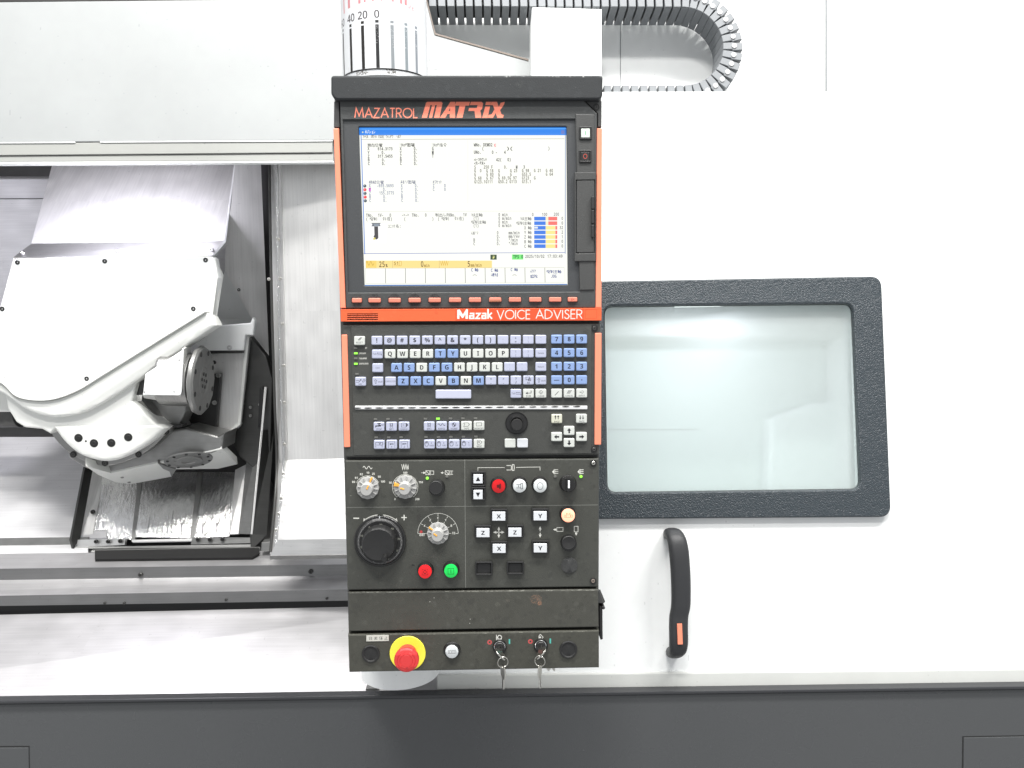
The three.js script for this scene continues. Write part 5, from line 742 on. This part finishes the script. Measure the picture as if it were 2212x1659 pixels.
  put(t, 'gap_shade_sheet', slab([[520, 300, -1.04], [620, 300, -0.7], [640, 1180, -0.7], [540, 1180, -1.04]], 0.01), M.shadeBlack);  // black sheet painting the shade of the deep gap
  // the chamber behind the window
  const ch = put(t, 'chamber_wall', plate(DF, R(1150, 540, 2100, 1200), -0.36, 0.02), std({ map: whiteMap, color: lin(0.8, 0.84, 0.82), roughness: 0.55 }));
  put(ch, 'chamber_seam', plate(DF, R(1200, 927.5, 1505, 929), -0.3596, 0.002), M.castSteel);
  put(ch, 'chamber_beam', plate(DF, R(1150, 560, 2100, 728), -0.26, 0.1, { bevel: 0.01 }), std({ color: lin(0.56, 0.57, 0.55), roughness: 0.55 }));
  put(ch, 'chamber_post', plate(DF, R(1830, 540, 2100, 1200), -0.24, 0.12, { bevel: 0.01 }), M.cavity);
  put(ch, 'chamber_fixture', plate(DF, [[1665, 905], [1760, 870], [1900, 860], [1900, 1200], [1655, 1200]], -0.3, 0.06, { bevel: 0.012 }), std({ color: lin(0.77, 0.8, 0.79), roughness: 0.5 }));
  put(ch, 'chamber_floor', slab([[1150, 1108, -0.385], [2100, 1108, -0.385], [2100, 1090, -0.7], [1150, 1090, -0.7]], 0.01), M.cavity);
  put(ch, 'chamber_roof', slab([[1150, 560, -0.45], [2100, 560, -0.45], [2100, 560, -0.85], [1150, 560, -0.85]], 0.01), M.cavity);
  put(ch, 'chamber_side', slab([[1160, 540, -0.42], [1160, 540, -0.82], [1160, 1200, -0.7], [1160, 1200, -0.32]].map(([x, y, z]) => [x, y, z]), 0.01), M.cavity);
}
// work lamps inside
function workLamp(label, p, to, wd, ht, power, body) {
  const f = new Frame(p), t = thing('work_lamp', label, 'lamp', f), q = new THREE.Quaternion().setFromRotationMatrix(new THREE.Matrix4().lookAt(p, to, new V3(0, 1, 0))), m = new THREE.Matrix4().compose(p, q, new V3(1, 1, 1));
  putAt(t, 'lamp_housing', new RoundedBoxGeometry(wd + 0.02, ht + 0.02, 0.02, 2, 0.004), M.lampBody, m.clone().multiply(new THREE.Matrix4().makeTranslation(0, 0, 0.0125)));
  putAt(t, 'diffuser', new RoundedBoxGeometry(wd, ht, 0.004, 2, 0.001), M.glow, m);
  const l = new THREE.RectAreaLight(WORK_COLOR, power, wd, ht); l.name = 'work_light'; l.castShadow = true; t.add(l); l.position.copy(new V3(0, 0, -0.004).applyQuaternion(q)); l.quaternion.copy(q);
}
workLamp('long work lamp hidden under the upper cover at the left', at(60, 318, -0.52), at(150, 760, -0.95), 0.5, 0.06, 75);
workLamp('work lamp inside the door, at the top edge of the window', DF.hit(1510, 658, -0.075), DF.hit(1520, 900, -0.16), 0.1, 0.03, 95);

// ---------- the milling head and its carriage ----------
const carriage = thing('head_carriage', 'steel carriage behind the milling head, with a sheet column above and sliding plates below', 'carriage', new Frame(at(360, 1185, -0.66)));
{
  const t = carriage, SC = (f, x, y, z, r, m) => screw(f, WF, x, y, z, r, m);
  put(t, 'column_sheet', slab([[113, 355, -0.92], [506, 352, -0.92], [484, 520, -0.7], [68, 526, -0.7]], 0.006), M.steelV);
  put(t, 'column_hem', slab([[506, 352, -0.919], [509, 352, -0.92], [488, 522, -0.7], [462, 553, -0.662], [459, 552, -0.66], [484, 520, -0.699]], 0.012), M.white);
  const fl = put(t, 'column_flange', slab([[68, 526, -0.7], [484, 520, -0.7], [460, 552, -0.662], [28.5, 556, -0.662]], 0.006), M.flange);
  for (const [x, y] of [[48, 546.5], [253, 543], [458, 540.5]]) putAt(fl, 'rivet', new THREE.SphereGeometry(1, 14, 8), M.bright, place(WF, x, y, -0.672, 0.0052));
put(t, 'column_side', plate(new Frame(at(541, 697, -0.785), 0, rad(20)), [[508, 340], [563, 340], [588, 940], [548, 940], [541, 700], [486, 588], [487, 524], [500, 440]], 0, 0.006), M.sideSteel);
  put(t, 'inner_slope', slab([[485, 583, -0.725], [543, 688, -0.775], [540, 735, -0.76], [440, 740, -0.72], [466, 690, -0.72]], 0.006), std({ map: whiteMap, color: lin(0.66), roughness: 0.5 }));
  for (const [x, y] of [[516, 626], [556, 745]]) screw(t, new Frame(at(541, 697, -0.785), 0, rad(20)), x, y, 0.0005, 3.4, M.darkSteel);
  const br = put(t, 'white_bracket', plate(WF, [[440, 730], [470, 703], [540, 697.5], [546, 685], [550, 693], [546, 724.5], [530, 723.5], [525.5, 757], [439, 757.5], [420, 741]], -0.665, 0.02, { bevel: 0.003 }), M.white);
  SC(br, 495.5, 751, -0.664, 5.4, M.pin);
  put(t, 'bracket_shadow_plate', plate(WF, [[442, 757], [526, 756], [524, 763], [446, 764]], -0.675, 0.02), M.darkSteel);  // dark strip painted as shade under the bracket
  put(t, 'standing_plate', plate(WF, [[430, 762], [537, 731], [517, 919], [495, 936.5], [430, 936.5]], -0.69, 0.02, { bevel: 0.002 }), M.steelV);
  put(t, 'standing_edge', plate(WF, [[530, 728], [537.5, 727], [519, 918], [496, 937], [489, 936], [512, 914]], -0.685, 0.01, { bevel: 0.002 }), M.whiteShaded);
  const bp = put(t, 'black_plate', plate(WF, [[440, 809], [477, 806], [466, 938], [368, 926], [380, 880]], -0.672, 0.018, { bevel: 0.003, r: 0.004 }), M.black);
  for (const [x, y] of [[471, 811], [463, 870], [455.5, 931], [401, 932]]) SC(bp, x, y, -0.669, 5, M.castSteel); for (const [x, y] of [[462, 783], [475, 942]]) SC(t, x, y, -0.668, 4.4, M.darkSteel);
  put(t, 'side_casting', plate(WF, [[541, 727], [575, 770], [588, 820], [583, 1000], [545, 1010], [516, 985], [497, 940], [520, 920]], -0.72, 0.03, { bevel: 0.003 }), M.darkSteel);
  for (const [x, y] of [[524, 872], [541, 880], [561, 874], [541, 898], [520, 914], [529, 800]]) SC(t, x, y, -0.716, 3.4, M.castSteel);
  put(t, 'side_slot', plate(WF, [[561, 838], [567, 835], [572, 846], [563, 916], [557, 924]], -0.712, 0.01), M.black);
  put(t, 'edge_bar', slab([[571, 836, -0.71], [576, 836, -0.71], [567, 932, -0.69], [545, 1154, -0.62], [541, 1154, -0.62], [563, 932, -0.69]], 0.004), M.steelV);
  // sliding plates below
  put(t, 'left_fin', slab([[184, 1008, -0.7], [200, 1016, -0.72], [174, 1160, -0.655], [159, 1186, -0.63], [154, 1166, -0.63]], 0.006), M.darkSteel);
  const ls = put(t, 'left_strip', slab([[199, 1017, -0.76], [224, 1028, -0.76], [199, 1161, -0.665], [174, 1160, -0.665]], 0.006), M.steelV); SC(ls, 200, 1106, -0.695, 4.6, M.darkSteel);
  const S1 = put(t, 'slide_plate', slab([[222, 1020, -0.765], [303, 1020, -0.765], [285, 1165, -0.668], [199, 1163, -0.668]], 0.005), M.bright);
  put(t, 'slide_joint', slab([[300, 1020, -0.762], [309, 1020, -0.762], [291, 1168, -0.662], [283, 1168, -0.662]], 0.006), M.castSteel);
  put(t, 'slide_plate', slab([[305, 1020, -0.764], [432, 1020, -0.764], [413, 1162, -0.668], [289, 1160, -0.668]], 0.005), M.bright);
  put(t, 'slide_joint', slab([[427, 1020, -0.76], [436, 1020, -0.76], [419, 1168, -0.66], [410, 1168, -0.66]], 0.006), M.castSteel);
  put(t, 'slide_plate', slab([[434, 1020, -0.766], [510, 1020, -0.766], [495, 1159, -0.67], [418, 1162, -0.67]], 0.005), M.bright);
  for (const x of [317, 366]) put(t, 'plate_fold', slab([[x + 14, 1060, -0.737], [x + 15, 1060, -0.737], [x + 1, 1160, -0.667], [x, 1160, -0.667]], 0.003), M.castSteel);
  const rs = put(t, 'right_strip', slab([[508, 1015, -0.77], [532, 1003, -0.77], [515, 1153, -0.67], [496, 1154, -0.67]], 0.006), M.steelV); SC(rs, 510, 1101, -0.71, 5.4, M.darkSteel);
  put(t, 'right_inner', slab([[532, 1000, -0.77], [563, 930, -0.75], [543, 1154, -0.655], [515, 1153, -0.67]], 0.005), M.castSteel);
  put(t, 'right_fin', slab([[566, 930, -0.69], [592, 925, -0.75], [576, 1156, -0.64], [545, 1186, -0.6], [543, 1154, -0.62]], 0.005), M.darkSteel);
  put(t, 'back_floor', slab([[120, 925, -1.0], [640, 925, -1.0], [600, 1190, -0.69], [160, 1190, -0.69]], 0.006), M.darkSteel);
  const wl = put(t, 'wiper_bar', slab([[168, 1166, -0.645], [271, 1163, -0.645], [269, 1177, -0.64], [165, 1182, -0.64]], 0.01), M.steel); for (const [x, y] of [[207, 1170], [233, 1170], [259, 1169]]) SC(wl, x, y, -0.636, 4.2, M.darkSteel);
  put(t, 'wiper_bar', slab([[285, 1166, -0.655], [415, 1163, -0.655], [414, 1168, -0.652], [285, 1170.5, -0.652]], 0.008), M.steel);
  const wr = put(t, 'wiper_bar', slab([[415, 1161, -0.645], [544, 1161, -0.645], [541, 1173, -0.64], [412, 1176, -0.64]], 0.01), M.castSteel); for (const [x, y] of [[427, 1166], [453, 1166], [480, 1165]]) SC(wr, x, y, -0.636, 4.2, M.darkSteel);
  put(t, 'bottom_edge', slab([[162, 1181, -0.636], [270, 1180, -0.636], [400, 1178, -0.64], [543, 1176, -0.636], [543, 1182, -0.633], [162, 1185.5, -0.633]], 0.01), M.castSteel);
  put(t, 'dark_skirt', slab([[162, 1183, -0.64], [562, 1178, -0.64], [562, 1192, -0.63], [162, 1196, -0.63]], 0.01), M.black);
  const rg = new THREE.CylinderGeometry(0.0075, 0.0075, 1, 20).rotateZ(Math.PI / 2), a = at(200, 1194, -0.6), b = at(562, 1188, -0.6); put(t, 'roller_bar', rg.scale(a.distanceTo(b), 1, 1).applyQuaternion(new THREE.Quaternion().setFromUnitVectors(new V3(1, 0, 0), b.clone().sub(a).normalize())).translate((a.x + b.x) / 2, (a.y + b.y) / 2, a.z), M.castSteel);
  put(t, 'carriage_shade_block', plate(WF, [[205, 1196], [560, 1192], [572, 1196], [548, 1210], [205, 1212]], -0.6, 0.05, { bevel: 0.002 }), M.black);  // black block standing for the dark shadow beneath the carriage
  put(t, 'corner_block', plate(WF, [[565, 1172], [590, 1169], [592, 1190], [563, 1192]], -0.56, 0.03, { bevel: 0.002 }), M.castSteel);
}
const head = thing('milling_head', 'white milling spindle head of the lathe with bolted front cover', 'milling head', new Frame(at(250, 1040, -0.6)));
{
  const t = head, SC = (f, x, y, z, r, m) => screw(f, WF, x, y, z, r, m, 'screw', 0.5);
  const lip = smooth([[-60, 800], [3, 829], [34, 857], [77, 866], [119, 862.5], [169, 843.5], [216, 815], [264.5, 785], [350, 732], [444, 674]], 5);
  const cov = put(t, 'front_plate', plate(WF, [[-60, 800], [-30, 770], [2, 655], [27, 559], [457, 554], [463, 558], [470, 600], [452, 668], [444, 674], ...lip.slice(1, -1).reverse()], -0.52, 0.03, { bevel: 0.003, seg: 2 }), M.white);
  for (const [x, y] of [[37.5, 566.5], [226, 564], [444, 561.5], [4.5, 667], [417.5, 667], [9, 820], [187, 818]]) SC(cov, x, y, -0.5193, 5, M.black);
  put(cov, 'label_corner', plate(WF, [[54, 584], [66, 580], [65, 586], [56, 589]], -0.5196, 0.001), M.cavity); put(cov, 'label_corner', plate(WF, [[47, 615], [63, 614], [63, 616.5], [47, 617]], -0.5196, 0.001), M.cavity);
  put(t, 'cover_side', slab([[457, 554, -0.522], [466, 560.5, -0.525], [483, 594, -0.56], [466, 702, -0.56], [458, 690, -0.522], [470, 600, -0.52]], 0.03), M.whiteShaded);
  put(t, 'head_body', plate(WF, [[-60, 790], [0, 660], [29, 562], [380, 560], [400, 600], [385, 700], [270, 840], [100, 890], [-60, 890]], -0.545, 0.2, { bevel: 0.004 }), M.whiteShaded);
  // gutter along the lower edge of the cover
  const lo = smooth([[466, 703], [400, 748], [331, 797], [270, 840], [212, 876], [180, 891], [148, 899], [106, 901], [53, 884], [8, 852], [-60, 822]], 5);
  const off = (pts, k) => pts.map((p, i) => { const a = pts[Math.max(0, i - 1)], b = pts[Math.min(pts.length - 1, i + 1)], l = Math.hypot(b[0] - a[0], b[1] - a[1]); return [p[0] - (b[1] - a[1]) / l * k, p[1] + (b[0] - a[0]) / l * k]; });
  put(t, 'gutter', plate(WF, [...lip, [456, 684], ...lo], -0.497, 0.05, { bevel: 0.007, seg: 2, curved: true }), M.whiteShaded);
  put(t, 'gutter_rim', plate(WF, [...lip.slice(2), ...off(lip, -4).slice(2).reverse()], -0.49, 0.03, { bevel: 0.003, seg: 2, curved: true }), M.whiteShaded);
  // casting below
  put(t, 'casting', plate(WF, [[-40, 812], [9, 842], [16, 883], [34, 912], [53, 923.5], [90, 927], [108, 937], [124, 922], [346, 922], [336, 916], [284, 867], [298, 812], [214, 850], [120, 880]], -0.512, 0.12, { bevel: 0.005, seg: 2 }), M.whiteShaded);
  const arcB = smooth([[112, 921], [138, 955], [169, 981], [200, 993], [228, 997.5], [258, 992], [291, 976.5], [328, 952], [358, 925]], 4), ringB = smooth([[113, 942], [134, 966], [159, 985], [192, 1000], [226, 1007], [262, 1000], [300, 985], [337, 960], [367, 928]], 4);
  const dome = put(t, 'swivel_dome', plate(WF, [[112, 921], [122, 918], [346, 918], [358, 925], ...arcB.slice(1, -1).reverse()], -0.509, 0.05, { bevel: 0.009, seg: 2, curved: true }), M.whiteShaded);
  for (const [x, y] of [[169.5, 946], [203, 957.5], [240.3, 956.8], [277, 944.5]]) { put(dome, 'bolt_hole', lathe(WF, x, y, -0.509, [[9, 0], [8.8, 0.5], [8.2, 0.5], [7.8, 0.2], [0, 0.2]], 28), M.black); SC(dome, x, y, -0.5082, 4.6, M.rubber); } put(dome, 'oil_hole', lathe(WF, 185.5, 953, -0.509, [[2.2, 0.2], [0, 0.3]], 14), M.black);
  const ring = put(t, 'swivel_ring', plate(WF, [[106, 926], [366, 924], ...ringB.slice(0, -1).reverse()], -0.55, 0.05, { bevel: 0.004, seg: 2, curved: true }), M.castSteel);
  for (const [x, y] of [[158, 982], [226.5, 1000.5], [299, 981.5], [358.5, 932.5]]) { put(ring, 'bolt_hole', lathe(WF, x, y, -0.549, [[7, 0], [6.6, 0.8], [6, 0.6], [0, 0.5]], 24), M.black); SC(ring, x, y, -0.548, 4, M.darkSteel); }
  put(t, 'lower_body', plate(WF, [[130, 940], [360, 930], [400, 924], [470, 942], [484, 936], [481, 949], [479, 971], [455, 980], [330, 1002], [240, 1022], [185, 1012], [150, 990]], -0.585, 0.1, { bevel: 0.006, seg: 2 }), M.castSteel);
  const uf = Frame.through(at(240, 1023, -0.585), at(479, 970.5, -0.585), at(381, 1030, -0.69));
  put(t, 'under_face', plate(uf, [[185, 1007], [240, 1022.5], [330, 1002.8], [479, 970], [513, 1003], [470, 1013], [381, 1014], [370, 1030], [283, 1046], [249, 1042], [212, 1026]], 0, 0.02, { bevel: 0.001 }), M.whiteShaded);
  put(t, 'under_step', plate(uf, [[341, 1001], [380, 1014], [370, 1030], [366, 1019], [352, 1013]], 0.004, 0.01, { bevel: 0.001 }), M.castSteel);
  { // tool mouth on the under side
    const m0 = put(t, 'tool_mouth', lathe(uf, 407.5, 992.5, 0, [[49, 0], [48, 3], [37, 4], [35, 2.5], [28, 2.5], [27, 5], [16, 5.4], [14, 3], [0, 3]], 56), M.castSteel); for (let i = 0; i < 10; i++) { const p = uf.loc(407.5, 992.5, 0), sr = uf.s(407.5, 992.5, 0) * 42.5, a = i * 0.628, P3 = new V3(p.x + sr * Math.cos(a), p.y + sr * Math.sin(a), 0.004).applyMatrix4(uf.m); put(m0, 'bolt_hole', new THREE.CylinderGeometry(0.0032, 0.0032, 0.002, 12).rotateX(Math.PI / 2).applyQuaternion(uf.q).translate(P3.x, P3.y, P3.z), M.black); }
  }
  for (const [x, y] of [[264, 1031.5], [279, 1042]]) screw(t, uf, x, y, 0.0006, 3.4, M.castSteel);
  // tool motor with its cover
  put(t, 'clamp_face', slab([[290, 823, -0.53], [313, 808, -0.53], [307.5, 853, -0.53], [286, 854, -0.53]], 0.05), M.darkSteel);
  put(t, 'clamp_edge', slab([[286, 854, -0.529], [307.5, 853, -0.529], [306, 866, -0.535], [284.5, 867.5, -0.535]], 0.04), M.bright);
  put(t, 'clamp_slope', slab([[285, 867, -0.535], [306, 865, -0.535], [320, 882, -0.54], [366, 922, -0.57], [341, 924, -0.56]], 0.04), M.castSteel);
  put(t, 'motor_yoke', plate(WF, [[306, 858], [360, 868], [400, 872], [400, 890], [388, 915], [392, 922], [346, 924], [330, 896]], -0.575, 0.06, { bevel: 0.003 }), M.castSteel);
  put(t, 'clamp_foot', plate(WF, [[340, 919], [394, 917], [392, 923], [341, 925.5]], -0.56, 0.03, { bevel: 0.001 }), M.black);
  const mc = put(t, 'motor_cover', plate(WF, [[313.5, 808], [397, 754], [391.5, 854.5], [308.5, 853]], -0.468, 0.003, { bevel: 0.0012, r: [0.001, 0.001, 0.008, 0.001] }), M.white);
  put(mc, 'cover_wall', slab([[397, 754, -0.472], [414, 743, -0.56], [400, 866, -0.56], [391.5, 853, -0.472]], 0.004), M.whiteShaded);
  put(mc, 'cover_base', slab([[308.5, 853, -0.472], [391, 854, -0.472], [399, 868, -0.54], [360, 871, -0.53], [352, 867, -0.53], [311, 860, -0.53]], 0.004), M.whiteShaded);
  for (const [x, y] of [[312, 847], [376, 846.5], [387, 778]]) put(mc, 'cover_hole', lathe(WF, x, y, -0.468, [[1.5, 0.2], [0, 0.3]], 12), M.black);
  { // the motor: a flanged cylinder whose end looks to the right and forwards
    const c = at(441, 822, -0.53), ax = new V3(0.998, -0.07, -0.03).normalize(), q = new THREE.Quaternion().setFromUnitVectors(new V3(0, 1, 0), ax), s = WF.s(441, 822, -0.53);
    const L3 = (prof, n = 48) => toCreasedNormals(new THREE.LatheGeometry(prof.map(([r, h]) => new THREE.Vector2(r * s + 1e-5, h / 1000)), n).applyQuaternion(q), 0.6).translate(c.x, c.y, c.z);
    const fl = put(t, 'motor_flange', L3([[0, -14], [72, -14], [75, -11], [75, -4], [71, 0], [30, 0], [29, -1], [28, 0], [0, 0]], 12), M.castSteel);
    put(t, 'motor_barrel', L3([[54, -90], [58, -84], [58, -22]], 40), M.castSteel);
    const u = new V3(0, 1, 0).addScaledVector(ax, -ax.y).normalize(), v = ax.clone().cross(u);
    const hole = (r, a, k) => { const p = c.clone().addScaledVector(u, r * s * Math.cos(a)).addScaledVector(v, r * s * Math.sin(a)); put(fl, 'bolt_hole', new THREE.CylinderGeometry(k * s, k * s, 0.002, 16).applyQuaternion(q).translate(p.x, p.y, p.z), M.black); };
    hole(0, 0, 3); for (let i = 0; i < 6; i++) hole(15, i * Math.PI / 3 + 0.3, 4); for (let i = 0; i < 8; i++) hole(62, i * Math.PI / 4 + 0.4, 5.4);
  }
  // end of the chuck at the picture's left edge
  const g0 = at(0, 892, -0.72); put(frame, 'chuck_end', new THREE.CylinderGeometry(0.033, 0.036, 0.22, 40).rotateZ(Math.PI / 2).translate(g0.x - 0.06, g0.y, g0.z), M.darkSteel);
}
renderer.render(scene, camera);
